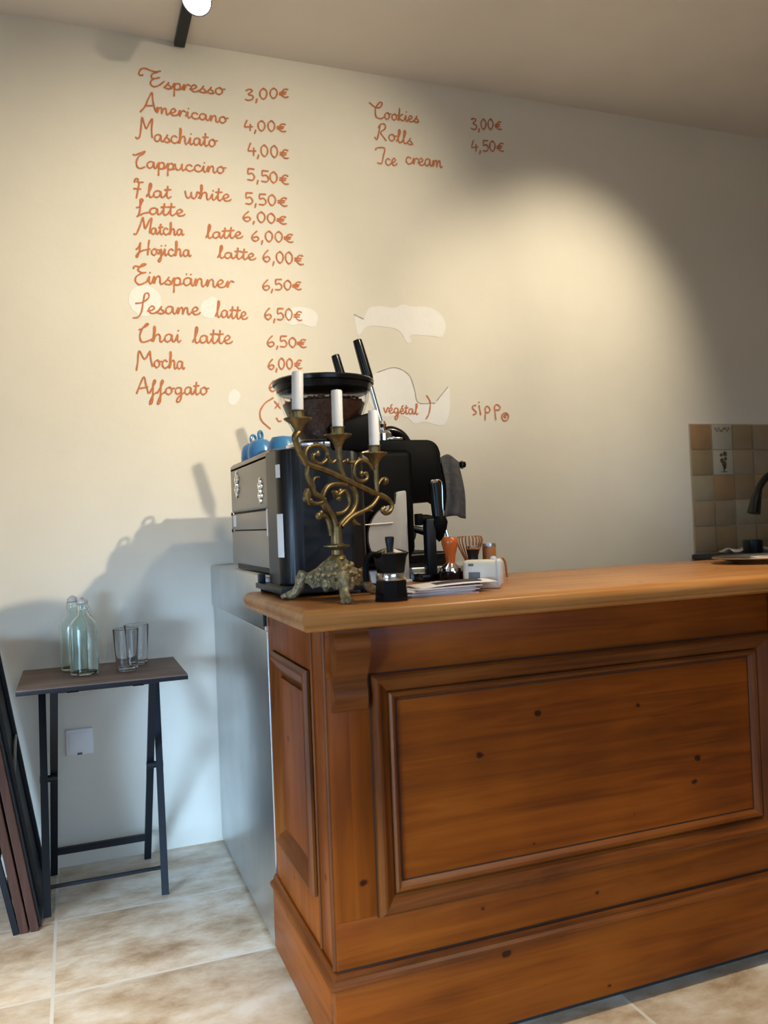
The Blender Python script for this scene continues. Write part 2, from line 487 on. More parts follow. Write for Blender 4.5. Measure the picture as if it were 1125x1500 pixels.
# ------------------------------------------------------------------ lettering on the wall
MENU = [
 ('menu_line', 'handwritten Espresso 3,00€ line, topmost of the menu', [[(0.289,2.756),(0.278,2.753),(0.275,2.761),(0.282,2.775),(0.296,2.781),(0.317,2.776),(0.332,2.774),(0.35,2.779)],[(0.34,2.774),(0.322,2.765),(0.317,2.753),(0.325,2.748),(0.346,2.755)],[(0.325,2.748),(0.315,2.736),(0.315,2.725),(0.327,2.719),(0.345,2.728),(0.362,2.744)]],[('spresso', (0.361,2.718),(0.58,2.726),0.025),('3,00€', (0.658,2.717),(0.824,2.754),0.042)]),
 ('menu_line', 'handwritten Americano 4,00€ line', [[(0.275,2.621),(0.292,2.643),(0.304,2.672),(0.318,2.696),(0.32,2.666),(0.327,2.632)],[(0.291,2.645),(0.322,2.65)]],[('mericano', (0.329,2.625),(0.588,2.62),0.024),('4,00€', (0.648,2.604),(0.809,2.619),0.039)]),
 ('menu_line', 'handwritten Maschiato 4,00€ line', [[(0.256,2.528),(0.261,2.523),(0.27,2.533),(0.276,2.568),(0.28,2.602),(0.288,2.576),(0.294,2.564),(0.306,2.587),(0.316,2.601),(0.312,2.563),(0.313,2.533)]],[('aschiato', (0.317,2.521),(0.544,2.528),0.027),('4,00€', (0.657,2.513),(0.815,2.517),0.043)]),
 ('menu_line', 'handwritten Cappuccino 5,50€ line', [[(0.245,2.464),(0.253,2.463),(0.271,2.473),(0.286,2.48),(0.28,2.471),(0.265,2.46),(0.256,2.44),(0.258,2.422),(0.269,2.417),(0.284,2.424)]],[('appuccino', (0.289,2.421),(0.572,2.433),0.024),('5,50€', (0.651,2.418),(0.813,2.418),0.044)]),
 ('menu_line', 'handwritten Flat white 5,50€ line', [[(0.246,2.365),(0.25,2.378),(0.26,2.377),(0.256,2.368),(0.276,2.368)],[(0.263,2.367),(0.257,2.337),(0.251,2.309)],[(0.243,2.342),(0.267,2.343)]],[('lat', (0.286,2.316),(0.372,2.321),0.025),('white', (0.42,2.328),(0.587,2.331),0.025),('5,50€', (0.64,2.327),(0.804,2.334),0.043)]),
 ('menu_line', 'handwritten Latte 6,00€ line, on its own below Flat white', [[(0.25,2.275),(0.259,2.278),(0.268,2.292),(0.273,2.305),(0.265,2.306),(0.264,2.283),(0.259,2.255),(0.252,2.244),(0.258,2.247),(0.275,2.257),(0.29,2.261)]],[('atte', (0.293,2.255),(0.418,2.26),0.025),('6,00€', (0.63,2.262),(0.799,2.265),0.038)]),
 ('menu_line', 'handwritten Matcha latte 6,00€ line', [[(0.238,2.18),(0.247,2.181),(0.262,2.216),(0.271,2.241),(0.274,2.223),(0.278,2.202),(0.292,2.231),(0.301,2.241),(0.296,2.21),(0.293,2.187)]],[('atcha', (0.296,2.184),(0.412,2.19),0.023),('latte', (0.491,2.186),(0.626,2.198),0.023),('6,00€', (0.659,2.19),(0.822,2.198),0.039)]),
 ('menu_line', 'handwritten Hojicha latte 6,00€ line', [[(0.244,2.125),(0.254,2.136),(0.26,2.151),(0.255,2.121),(0.247,2.098),(0.244,2.105),(0.262,2.121),(0.291,2.13)],[(0.29,2.162),(0.286,2.136),(0.283,2.108)]],[('ojicha', (0.294,2.109),(0.434,2.114),0.025),('latte', (0.532,2.117),(0.672,2.12),0.023),('6,00€', (0.7,2.116),(0.859,2.115),0.044)]),
 ('menu_line', 'handwritten Einspänner 6,50€ line', [[(0.232,2.056),(0.237,2.065),(0.257,2.064),(0.275,2.074),(0.266,2.075),(0.254,2.064),(0.248,2.051),(0.262,2.043),(0.274,2.045)],[(0.262,2.043),(0.241,2.028),(0.238,2.011),(0.252,2.0),(0.276,2.012)]],[('inspänner', (0.275,2.006),(0.587,2.009),0.028),('6,50€', (0.692,2.008),(0.847,2.02),0.038)]),
 ('menu_line', 'handwritten Sesame latte 6,50€ line over two plaster patches', [[(0.235,1.932),(0.256,1.936),(0.279,1.953),(0.28,1.97),(0.268,1.967),(0.261,1.937),(0.254,1.903),(0.242,1.884),(0.226,1.88)]],[('esame', (0.275,1.899),(0.46,1.904),0.026),('latte', (0.515,1.899),(0.634,1.895),0.027),('6,50€', (0.698,1.899),(0.845,1.901),0.043)]),
 ('menu_line', 'handwritten Chai latte 6,50€ line', [[(0.244,1.839),(0.258,1.846),(0.276,1.859),(0.27,1.861),(0.255,1.843),(0.246,1.818),(0.251,1.797),(0.268,1.798),(0.285,1.807)]],[('hai', (0.286,1.798),(0.387,1.801),0.028),('latte', (0.429,1.8),(0.573,1.803),0.028),('6,50€', (0.702,1.797),(0.858,1.799),0.039)]),
 ('menu_line', 'handwritten Mocha 6,00€ line', [[(0.23,1.694),(0.236,1.727),(0.239,1.758),(0.244,1.762),(0.255,1.74),(0.263,1.737),(0.276,1.76),(0.279,1.762),(0.281,1.734),(0.286,1.71)]],[('ocha', (0.29,1.707),(0.398,1.703),0.028),('6,00€', (0.703,1.711),(0.835,1.718),0.04)]),
 ('menu_line', 'handwritten Affogato 6,00€ line, lowest of the menu', [[(0.228,1.612),(0.24,1.643),(0.255,1.672),(0.261,1.643),(0.268,1.614)],[(0.236,1.63),(0.267,1.636)]],[('ffogato', (0.273,1.61),(0.48,1.613),0.027),('6,00€', (0.705,1.629),(0.851,1.63),0.039)]),
 ('menu_line', 'handwritten Cookies 3,00€ line at the right of the wall', [[(1.15,2.78),(1.175,2.765),(1.195,2.768),(1.204,2.785),(1.193,2.787),(1.175,2.76),(1.176,2.728),(1.196,2.723),(1.21,2.731)]],[('ookies', (1.21,2.723),(1.36,2.729),0.026),('3,00€', (1.597,2.733),(1.741,2.751),0.043)]),
 ('menu_line', 'handwritten Rolls 4,50€ line at the right of the wall', [[(1.167,2.645),(1.176,2.637),(1.185,2.666),(1.192,2.698)],[(1.184,2.686),(1.195,2.701),(1.212,2.702),(1.212,2.685),(1.193,2.668),(1.201,2.654),(1.215,2.637)]],[('olls', (1.223,2.64),(1.331,2.634),0.026),('4,50€', (1.594,2.642),(1.748,2.66),0.046)]),
 ('menu_line', 'handwritten Ice cream line at the right of the wall', [[(1.168,2.594),(1.174,2.603),(1.207,2.606),(1.201,2.577),(1.191,2.544),(1.174,2.544)]],[('ce', (1.206,2.539),(1.257,2.543),0.028),('cream', (1.294,2.555),(1.457,2.557),0.029)]),
 ('menu_note', 'handwritten végétal note in brackets behind the lever machine', [[(1.345,1.625),(1.356,1.61),(1.36,1.593),(1.355,1.562),(1.347,1.542),(1.338,1.53)],[(0.718,1.605),(0.686,1.584),(0.667,1.553),(0.671,1.52),(0.703,1.489)],[(0.723,1.592),(0.745,1.566)],[(0.743,1.587),(0.724,1.566)],[(0.728,1.53),(0.735,1.518),(0.746,1.518)]],[('végétal', (1.158,1.553),(1.305,1.548),0.021)]),
 ('signature', 'small handwritten signature alone on the wall right of the machine', [[(1.565,1.588),(1.554,1.587),(1.548,1.579),(1.555,1.57),(1.564,1.561),(1.56,1.552),(1.55,1.55)],[(1.579,1.588),(1.582,1.569),(1.585,1.55)],[(1.578,1.602),(1.58,1.6)],[(1.607,1.577),(1.606,1.551),(1.604,1.528)],[(1.606,1.575),(1.613,1.585),(1.625,1.58),(1.628,1.568),(1.62,1.559),(1.607,1.561)],[(1.65,1.585),(1.652,1.556),(1.654,1.528)],[(1.65,1.58),(1.657,1.592),(1.671,1.589),(1.676,1.58),(1.67,1.571),(1.653,1.57)],[(1.714,1.542),(1.712,1.535),(1.707,1.529),(1.701,1.526),(1.694,1.526),(1.687,1.529),(1.683,1.535),(1.682,1.542),(1.684,1.549),(1.689,1.555),(1.695,1.558),(1.702,1.558),(1.709,1.555),(1.713,1.549),(1.714,1.542)],[(1.704,1.548),(1.695,1.549),(1.692,1.542),(1.702,1.539)]],[]),
]
PATCHES = [
 ('round white plaster patch behind the Sesame line', [(0.213,1.955),(0.228,1.983),(0.264,1.999),(0.301,1.988),(0.322,1.959),(0.317,1.925),(0.295,1.899),(0.26,1.888),(0.231,1.902),(0.215,1.925)]),
 ('small white plaster patch between Sesame and latte', [(0.46,1.92),(0.471,1.952),(0.488,1.96),(0.505,1.973),(0.523,1.961),(0.522,1.917),(0.499,1.894),(0.472,1.899)]),
 ('white plaster patch behind the 6,50€ of the Sesame line', [(0.775,1.9),(0.792,1.937),(0.826,1.953),(0.878,1.947),(0.904,1.925),(0.897,1.887),(0.875,1.879),(0.838,1.889),(0.804,1.883),(0.785,1.886)]),
 ('whale shaped plaster patch above the coffee machine levers', [(1.054,1.934),(1.088,1.92),(1.115,1.964),(1.166,1.975),(1.218,1.97),(1.26,1.987),(1.301,1.98),(1.365,1.983),(1.418,1.961),(1.443,1.913),(1.424,1.865),(1.381,1.866),(1.286,1.865),(1.29,1.843),(1.269,1.834),(1.24,1.879),(1.188,1.893),(1.107,1.892),(1.07,1.857),(1.061,1.862)]),
 ('whale tailed plaster patch behind the végétal note', [(1.093,1.666),(1.127,1.703),(1.156,1.721),(1.2,1.732),(1.239,1.727),(1.268,1.709),(1.281,1.69),(1.294,1.647),(1.309,1.595),(1.381,1.595),(1.397,1.614),(1.442,1.662),(1.449,1.632),(1.444,1.563),(1.422,1.511),(1.385,1.506),(1.355,1.514),(1.326,1.519),(1.288,1.512),(1.26,1.534),(1.224,1.544),(1.156,1.54),(1.104,1.586)]),
 ('tiny chipped plaster mark right of Affogato', [(0.55,1.587),(0.554,1.615),(0.573,1.634),(0.595,1.616),(0.584,1.587),(0.565,1.576)]),
]
PENCIL =  [[(1.138,1.712),(1.2,1.732),(1.239,1.727),(1.268,1.709),(1.281,1.69),(1.294,1.647),(1.309,1.595),(1.381,1.595)],[(1.389,1.604),(1.417,1.635),(1.442,1.662)],[(1.052,1.936),(1.073,1.926),(1.091,1.919)]]
CAND_TUBES = [
 ([(-0.1012,0.3203),(-0.0897,0.3065),(-0.0779,0.2952),(-0.022,0.2821),(0.0344,0.2642),(0.0935,0.2454),(0.1555,0.2258),(0.1488,0.2301),(0.1764,0.22),(0.1909,0.2054),(0.1834,0.1911),(0.1677,0.1861),(0.1564,0.1929),(0.1642,0.2)],0.0073,0.0054),
 ([(-0.0795,0.2978),(-0.0827,0.3171),(-0.076,0.3304),(-0.0613,0.3358),(-0.0375,0.3373),(-0.0177,0.3262),(-0.0186,0.3088),(-0.0378,0.2976),(-0.0576,0.3049),(-0.0588,0.3154),(-0.0477,0.3198)],0.0049,0.0041),
 ([(-0.0816,0.2912),(-0.0844,0.273),(-0.0748,0.2523),(-0.0632,0.2328),(-0.0584,0.2301),(-0.0407,0.2196),(-0.0268,0.2022),(-0.0111,0.1807),(-0.0046,0.1618),(-0.0021,0.1376)],0.0054,0.006),
 ([(-0.059,0.2446),(-0.0618,0.259),(-0.056,0.2669),(-0.0431,0.2684)],0.0038,0.0022),
 ([(-0.0847,0.2418),(-0.0888,0.2302),(-0.0824,0.2172),(-0.0648,0.2111),(-0.0466,0.2125),(-0.0332,0.2209)],0.0054,0.0038),
 ([(-0.0019,0.1751),(-0.02,0.1902),(-0.0345,0.2103),(-0.0326,0.2315),(-0.0168,0.2488),(0.0101,0.2544),(0.0411,0.2528)],0.006,0.0054),
 ([(-0.0091,0.2382),(0.0049,0.2288),(0.0266,0.2383),(0.0414,0.2233),(0.0384,0.2042),(0.0201,0.1909),(-0.0031,0.188)],0.0046,0.0041),
 ([(0.0569,0.2507),(0.071,0.2315),(0.0686,0.2094),(0.0534,0.1889),(0.0288,0.173),(0.0125,0.1586),(0.0081,0.1358)],0.0062,0.0065),
 ([(0.1399,0.2244),(0.1176,0.2047),(0.0858,0.192),(0.0611,0.1852),(0.0367,0.1742),(0.0144,0.1585)],0.0054,0.0054),
 ([(0.0942,0.1952),(0.1108,0.1955),(0.1253,0.1925)],0.0043,0.0016),
 ([(0.0446,0.174),(0.0581,0.1669),(0.0739,0.1618)],0.006,0.0022),
 ([(-0.0133,0.1407),(-0.0184,0.1648),(-0.0271,0.1823),(-0.0425,0.1853),(-0.0518,0.1836)],0.0049,0.0054),
 ([(0.1244,0.2894),(0.1094,0.3045),(0.0829,0.3093),(0.0632,0.2963),(0.0634,0.2715),(0.0821,0.2607),(0.103,0.2665),(0.1029,0.2791),(0.0892,0.2775)],0.0046,0.0041),
 ([(0.0828,0.3079),(0.0564,0.303),(0.0407,0.3066),(0.0288,0.3022)],0.0041,0.0027),
 ([(0.002,0.3055),(-0.0097,0.3011),(-0.0201,0.3168)],0.0041,0.0027),
 ([(0.1414,0.2414),(0.1509,0.2572),(0.1645,0.2674),(0.1797,0.2667),(0.1793,0.2589),(0.1682,0.2568)],0.0038,0.0041),
]

G = {
 'a': (1.05, [[(.75,.85),(.45,1),(.15,.75),(.1,.3),(.3,.02),(.6,.25),(.75,.88),(.76,.3),(.88,.03),(1.05,.2)]]),
 'c': (.85, [[(.7,.8),(.45,1),(.15,.7),(.15,.25),(.4,0),(.65,.05),(.85,.25)]]),
 'e': (.85, [[(0,.3),(.4,.45),(.62,.78),(.4,1),(.15,.7),(.17,.22),(.4,0),(.7,.1),(.85,.3)]]),
 'f': (.78, [[(0,.2),(.35,1.1),(.58,1.75),(.45,1.9),(.34,1.4),(.33,.2),(.28,-1.0),(.1,-1.3),(.05,-1.0),(.4,-.05),(.78,.3)]]),
 'g': (1.0, [[(.7,.85),(.4,1),(.1,.7),(.15,.2),(.4,.05),(.65,.4),(.72,.9),(.7,-.4),(.5,-1.05),(.25,-.95),(.4,-.4),(1,.25)]]),
 'h': (1.05, [[(0,.1),(.25,1),(.3,1.9),(.2,1.95),(.18,1),(.15,0),(.3,.7),(.55,1),(.74,.8),(.75,.2),(.87,0),(1.05,.2)]]),
 'i': (.5, [[(0,.2),(.2,.95),(.2,.3),(.32,0),(.5,.2)],[(.25,1.45),(.29,1.4)]]),
 'j': (.55, [[(0,.2),(.3,.95),(.3,-.5),(.12,-.95),(0,-.7),(.55,.2)],[(.32,1.45),(.36,1.4)]]),
 'k': (.9, [[(0,.1),(.2,1),(.22,1.9),(.15,.9),(.14,0)],[(.65,1),(.2,.5),(.62,.03),(.9,.2)]]),
 'l': (.6, [[(0,.1),(.35,1.2),(.42,1.95),(.27,2.0),(.2,1),(.25,.2),(.4,0),(.6,.2)]]),
 'm': (1.35, [[(0,.2),(.15,.95),(.15,.02),(.3,.75),(.48,.95),(.58,.7),(.6,.02),(.75,.75),(.93,.95),(1.03,.7),(1.05,.2),(1.17,0),(1.35,.2)]]),
 'n': (.98, [[(0,.2),(.15,.95),(.16,.02),(.32,.75),(.52,.97),(.66,.75),(.68,.2),(.8,0),(.98,.2)]]),
 'o': (.98, [[(.5,1),(.15,.75),(.12,.25),(.4,0),(.7,.3),(.7,.75),(.5,1),(.66,.8),(.98,.85)]]),
 'p': (.9, [[(0,.3),(.2,1),(.2,0),(.18,-1.0)],[(.2,.6),(.42,.97),(.7,.85),(.7,.3),(.45,0),(.22,.15)],[(.5,.02),(.9,.2)]]),
 'r': (.75, [[(0,.2),(.2,.95),(.2,.02),(.3,.6),(.5,.95),(.75,.85)]]),
 's': (.72, [[(0,.1),(.45,1),(.33,.72),(.6,.35),(.5,.02),(.15,.06)],[(.5,.02),(.72,.15)]]),
 't': (.62, [[(0,.2),(.25,1),(.29,1.75),(.22,.4),(.36,0),(.62,.2)],[(.0,1.15),(.6,1.22)]]),
 'u': (1.0, [[(0,.9),(.1,.3),(.3,0),(.58,.3),(.7,.95),(.71,.25),(.85,0),(1,.2)]]),
 'v': (.8, [[(0,.9),(.3,.02),(.65,.95),(.8,.85)]]),
 'w': (1.3, [[(0,.95),(.12,.2),(.35,0),(.55,.4),(.56,.9),(.62,.2),(.85,0),(1.05,.4),(1.1,.95),(1.3,.8)]]),
 '0': (.72, [[(.32,1),(.08,.75),(.06,.3),(.28,0),(.5,.25),(.54,.7),(.32,1)]]),
 '3': (.66, [[(.05,.92),(.3,1.02),(.5,.85),(.22,.55),(.52,.38),(.48,.08),(.2,0),(0,.1)]]),
 '4': (.7, [[(.22,1.0),(.02,.38),(.25,.36),(.6,.38)],[(.45,.62),(.42,-.02)]]),
 '5': (.68, [[(.55,1),(.12,1)],[(.12,1),(.1,.55),(.38,.62),(.55,.32),(.4,.03),(.05,.04)]]),
 '6': (.66, [[(.42,1),(.12,.6),(.05,.22),(.28,0),(.52,.2),(.42,.45),(.1,.32)]]),
 ',': (.3, [[(.12,.08),(.04,-.26)]]),
 '€': (.72, [[(.64,.86),(.4,.92),(.18,.6),(.18,.28),(.4,.02),(.66,.06)],[(.02,.58),(.52,.6)],[(.0,.36),(.46,.38)]]),
}
G['é'] = (G['e'][0], G['e'][1]+[[(.35,1.25),(.6,1.6)]])
G['ä'] = (G['a'][0], G['a'][1]+[[(.3,1.45),(.34,1.4)],[(.68,1.45),(.72,1.4)]])

def word_strokes(t, p, q, h):
    wid = sum(G[c][0] for c in t)
    ux, uz = (q[0]-p[0])/wid, (q[1]-p[1])/wid
    out = []; cx = 0.0
    digits = t[0].isdigit()
    for c in t:
        w, st = G[c]
        jx = random.uniform(-.03, .03); jh = random.uniform(.94, 1.06)
        hh = h*(1.0 if not (digits and c == '€') else 0.85)
        for s in st:
            out.append([(p[0]+ux*(cx+x+jx)+hh*jh*y*(0.05 if not digits else 0.0), p[1]+uz*(cx+x)+hh*jh*y) for x, y in s])
        cx += w
    return out

_lay = [0]
def ribbon(bm, stroke, w, y=-0.0016):
    _lay[0] += 1
    y -= 0.00003*(_lay[0] % 14)
    P = smooth_path([(a, 0.0, b) for a, b in stroke], 5)
    if len(P) == 2: P = [P[0].lerp(P[1], k/3) for k in range(4)]
    L, R = [], []
    m = len(P)
    # rounded ends
    t0 = (P[1]-P[0]).normalized(); t1 = (P[-1]-P[-2]).normalized()
    P = [P[0]-t0*w*0.35]+P+[P[-1]+t1*w*0.35]
    m = len(P)
    for i, p in enumerate(P):
        t = P[min(i+1, m-1)]-P[max(i-1, 0)]
        if t.length < 1e-7: t = Vector((1, 0, 0))
        t.normalize()
        nrm = Vector((-t.z, 0, t.x))
        k = 0.45 if i in (0, m-1) else 1.0
        ww = w*0.5*k*(1+0.12*math.sin(i*0.9))
        yy = y-0.000012*i
        L.append(bm.verts.new((p.x+nrm.x*ww, yy, p.z+nrm.z*ww)))
        R.append(bm.verts.new((p.x-nrm.x*ww, yy, p.z-nrm.z*ww)))
    for i in range(m-1):
        bm.faces.new((L[i], L[i+1], R[i+1], R[i]))

INKW = 0.0056
for name, label, caps, words in MENU:
    bm = BM()
    for s in caps: ribbon(bm, s, INKW)
    for t, p, q, h in words:
        for s in word_strokes(t, p, q, h): ribbon(bm, s, INKW)
    o = mesh_obj(name, bm, INK, wall_back, False)
    o['label'] = label
for label, poly in PATCHES:
    bm = BM()
    P = smooth_path([(a, -0.0002, b) for a, b in poly], 4, True)
    fr = [bm.verts.new((p.x, -0.0010, p.z)) for p in P]
    bk = [bm.verts.new((p.x, -0.0001, p.z)) for p in P]
    for t in tessellate_polygon([[Vector((p.x, p.z, 0.0)) for p in P]]): bm.faces.new([fr[q] for q in t])
    for k in range(len(P)): bm.faces.new((fr[k], fr[(k+1) % len(P)], bk[(k+1) % len(P)], bk[k]))
    o = mesh_obj('plaster_patch', bm, PATCH, wall_back, False)
    o['label'] = label
bm = BM()
for s in PENCIL: ribbon(bm, s, 0.003, -0.0013)
mesh_obj('pencil_outline', bm, PENCIL_M, wall_back, False)['label'] = 'thin grey pencil outline of the whale shapes'

# tiled splashback: five rows of hand made tiles
TS = 0.1175
TILE_COLS = [(0.40, 0.255, 0.125), (0.37, 0.28, 0.15), (0.42, 0.36, 0.225), (0.41, 0.31, 0.19), (0.35, 0.245, 0.13), (0.38, 0.295, 0.18), (0.33, 0.235, 0.12)]
TILE_M = [plain('glazed_tile', (c[0]*0.78, c[1]*0.76, c[2]*0.80), 0.25, var=0.10, scale=9, bump=0.12, bscale=20) for c in TILE_COLS]
PALE = plain('pale_glazed_tile', (0.42, 0.385, 0.31), 0.25, var=0.06, scale=9)
GROUT = plain('tile_grout', (0.44, 0.35, 0.24), 0.8)
splash = thing('tiled_splashback', 'beige square tiled splashback on the wall behind the tap', 'tiles', (2.65, 0.0, 0.93))
bm = BM(); b2(bm, -0.004, 11*0.12, -0.0045, -0.0008, -0.004, 0.588); mesh_obj('grout_bed', bm, GROUT, splash, False)
order = [[0, 7, 1, 3, 4, 1, 0, 3, 4, 2, 0], [1, 8, 3, 5, 0, 3, 2, 1, 5, 0, 4], [2, 0, 4, 0, 3, 1, 5, 4, 2, 3, 1], [3, 5, 2, 1, 0, 4, 1, 3, 0, 5, 2], [5, 6, 1, 6, 2, 0, 3, 5, 1, 4, 0]]
for r in range(5):
    for k in range(11):
        idx = order[r][k]
        bm = BM()
        x0 = k*0.12+random.uniform(-.001, .001)+0.0015; z0 = 0.586-(r+1)*0.1172+random.uniform(-.001, .001)
        b2(bm, x0, x0+0.1165, -0.009-random.uniform(0, .0015), -0.002, z0, z0+0.1145, 0.003, 2)
        t = mesh_obj('tile', bm, PALE if idx > 6 else TILE_M[idx], splash)
        if idx == 8:
            bm = BM()
            cx, cz = x0+0.058, z0
            for dx, dz, rr in ((-.012, .092, .008), (.010, .097, .012), (.012, .074, .009), (-.009, .066, .011), (.004, .050, .014), (.006, .036, .010)):
                lathe(bm, [(rr, 0), (rr, 0.0012)], 14, mat=Matrix.Translation((cx+dx, -0.0105, cz+dz)) @ Matrix.Rotation(PI/2, 4, 'X'))
            b2(bm, cx-.016, cx+.02, -0.0117, -0.0105, cz+.012, cz+.016); b2(bm, cx-.002, cx+.006, -0.0117, -0.0105, cz+.014, cz+.034)
            mesh_obj('fruit_bowl_motif', bm, plain('motif_brown', (0.10, 0.065, 0.03), 0.4), t)
            t['label'] = 'pale tile painted with a small footed bowl of fruit'
        if idx == 7:
            bm = BM()
            for q in range(9):
                zz = random.choice((.088, .098, .106)); b2(bm, x0+.014+q*.0098, x0+.0215+q*.0098, -0.0117, -0.0105, z0+zz-.006, z0+zz+.004)
            mesh_obj('painted_border', bm, plain('motif_grey', (0.20, 0.16, 0.12), 0.4), t)
            t['label'] = 'pale tile with a dark painted border along its top'

# ------------------------------------------------------------------ wooden bar counter
ctr = thing('bar_counter', 'waxed pine panelled bar counter with thick rounded top', 'counter', (0.469, -1.4186, 0.0))
L = 2.45                     # body length
D = 0.525                    # body depth
def front(a, b, o): return (a, -o, b)
def side(a, b, o): return (-o, a, b)
bm = BM(); b2(bm, 0.012, L, 0.012, D, 0.035, 0.913); mesh_obj('carcass', bm, PINE_Z, ctr, False)
bm = BM(); b2(bm, 0.04, L-0.02, 0.03, D-0.02, 0.0, 0.06); mesh_obj('recessed_base', bm, SLOT, ctr, False)
# front face frame boards
bm = BM(); b2(bm, 0.0, L, 0.0, 0.013, 0.8115, 0.9125, 0.0015); mesh_obj('frieze_board', bm, PINE_X, ctr)
bm = BM(); b2(bm, 0.0, L, 0.0, 0.013, 0.215, 0.318, 0.0015); mesh_obj('bottom_rail', bm, PINE_X, ctr)
BAYS = [(0.0913, 1.149), (1.2703, 2.328)]
stiles = [(0.0, 0.0913), (1.149, 1.2703), (2.328, L)]
for a, b in stiles:
    bm = BM(); b2(bm, a, b, 0.0, 0.013, 0.318, 0.8115, 0.0015); mesh_obj('front_stile', bm, PINE_Z, ctr)
# plinth all round, with moulding on top
bm = BM()
b2(bm, -0.012, L+0.012, -0.014, 0.014, 0.036, 0.196, 0.002)
mesh_obj('plinth_board', bm, PINE_X, ctr)
bm = BM(); b2(bm, -0.013, 0.012, 0.0142, D, 0.036, 0.196, 0.002); mesh_obj('side_plinth_board', bm, PINE_Y, ctr)
def plinth_mould(bm, pl, a0, a1):
    prof = [(0.0, 0.2205), (0.006, 0.2205), (0.010, 0.214), (0.0105, 0.209), (0.018, 0.205), (0.021, 0.199), (0.018, 0.194), (0.0, 0.194)]
    A = [bm.verts.new(pl(a0-p[0], p[1], p[0])) for p in prof]
    B = [bm.verts.new(pl(a1, p[1], p[0])) for p in prof]
    for k in range(len(prof)-1): bm.faces.new((A[k], A[k+1], B[k+1], B[k]))
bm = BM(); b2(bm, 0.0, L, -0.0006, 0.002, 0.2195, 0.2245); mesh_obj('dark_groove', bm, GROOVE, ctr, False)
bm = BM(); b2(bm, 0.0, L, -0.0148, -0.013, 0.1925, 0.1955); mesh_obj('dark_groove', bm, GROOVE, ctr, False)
bm = BM(); plinth_mould(bm, front, 0.0, L); mesh_obj('plinth_moulding', bm, MOULD_X, ctr, True, 25)
bm = BM(); plinth_mould(bm, side, 0.0, D); mesh_obj('side_plinth_moulding', bm, MOULD_Y, ctr, True, 25)
# raised panels with bolection moulding
BOL = [(0.0, 0.0), (0.0, 0.010), (0.004, 0.0165), (0.010, 0.019), (0.016, 0.0175), (0.022, 0.012), (0.030, 0.006), (0.036, 0.0025), (0.0385, -0.002), (0.040, 0.004), (0.0445, 0.0075), (0.050, 0.005), (0.0555, -0.006), (0.0575, -0.0085)]
for a, b in BAYS:
    bm = BM(); b2(bm, a+0.02, b-0.02, 0.0075, 0.02, 0.335, 0.79); mesh_obj('front_panel', bm, PINE_X, ctr, False)
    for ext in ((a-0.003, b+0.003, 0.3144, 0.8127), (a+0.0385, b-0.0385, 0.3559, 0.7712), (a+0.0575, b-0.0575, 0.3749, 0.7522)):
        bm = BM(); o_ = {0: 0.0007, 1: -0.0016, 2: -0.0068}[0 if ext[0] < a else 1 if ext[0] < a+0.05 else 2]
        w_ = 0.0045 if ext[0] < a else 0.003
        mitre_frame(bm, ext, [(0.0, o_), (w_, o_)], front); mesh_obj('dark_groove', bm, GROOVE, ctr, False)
    for q in range(4):
        bm = BM(); mitre_frame(bm, (a, b, 0.3174, 0.8097), BOL, front)
        fs = list(bm.faces)
        bmesh.ops.delete(bm, geom=[f for i, f in enumerate(fs) if i % 4 != q], context='FACES')
        mesh_obj('panel_moulding', bm, MOULD_Z if q % 2 else MOULD_X, ctr, True, 28)
# side face: rails, stiles and a narrow panel
for ya, yb in ((0.0145, 0.105), (0.475, D)):
    bm = BM(); b2(bm, 0.0, 0.013, ya, yb, 0.2, 0.9125, 0.0015); mesh_obj('side_stile', bm, PINE_Z, ctr)
for za, zb in ((0.809, 0.9125), (0.2, 0.322)):
    bm = BM(); b2(bm, -0.001, 0.013, 0.106, 0.474, za, zb, 0.0015); mesh_obj('side_rail', bm, PINE_Z, ctr)
for px_, py_, rr in ((0.0, 0.012, 0.007), (-0.001, 0.108, 0.004)):
    bm = BM(); tube(bm, [(px_, py_, 0.222), (px_, py_, 0.91)], rr, n=12, sub=1); mesh_obj('corner_bead', bm, MOULD_Z, ctr)
SB = [(0.0, 0.0), (0.0, 0.006), (0.006, 0.013), (0.014, 0.014), (0.022, 0.010), (0.034, 0.006), (0.044, -0.004), (0.056, -0.008), (0.066, -0.004), (0.074, -0.007), (0.082, -0.011)]
for q in range(4):
    bm = BM(); mitre_frame(bm, (0.134, 0.474, 0.3195, 0.807), SB, side)
    fs = list(bm.faces)
    bmesh.ops.delete(bm, geom=[f for i, f in enumerate(fs) if i % 4 != q], context='FACES')
    mesh_obj('side_panel_moulding', bm, MOULD_Z if q % 2 else MOULD_Y, ctr, True, 28)
bm = BM(); b2(bm, -0.0, 0.013, 0.20, 0.41, 0.38, 0.75); mesh_obj('side_panel', bm, PINE_Z, ctr, False)
# corbels
COR = [(0.0, 0.0), (0.012, 0.002), (0.020, 0.012), (0.0225, 0.028), (0.020, 0.046), (0.016, 0.056), (0.017, 0.066), (0.026, 0.080), (0.038, 0.096), (0.046, 0.114), (0.049, 0.134), (0.046, 0.150), (0.037, 0.162), (0.035, 0.172), (0.0, 0.172)]
for x0 in (0.008, 1.1535, 1.190, 2.34):
    bm = BM()
    cp = smooth_path([(-p[0], 0, p[1]+0.741) for p in COR[1:-1]], 3)
    poly = [(0.0, 0.741)]+[(p.x, p.z) for p in cp]+[(0.0, 0.913)]
    prism(bm, poly, x0, x0+0.072, 'x')
    mesh_obj('corbel', bm, MOULD_X, ctr, True, 30)
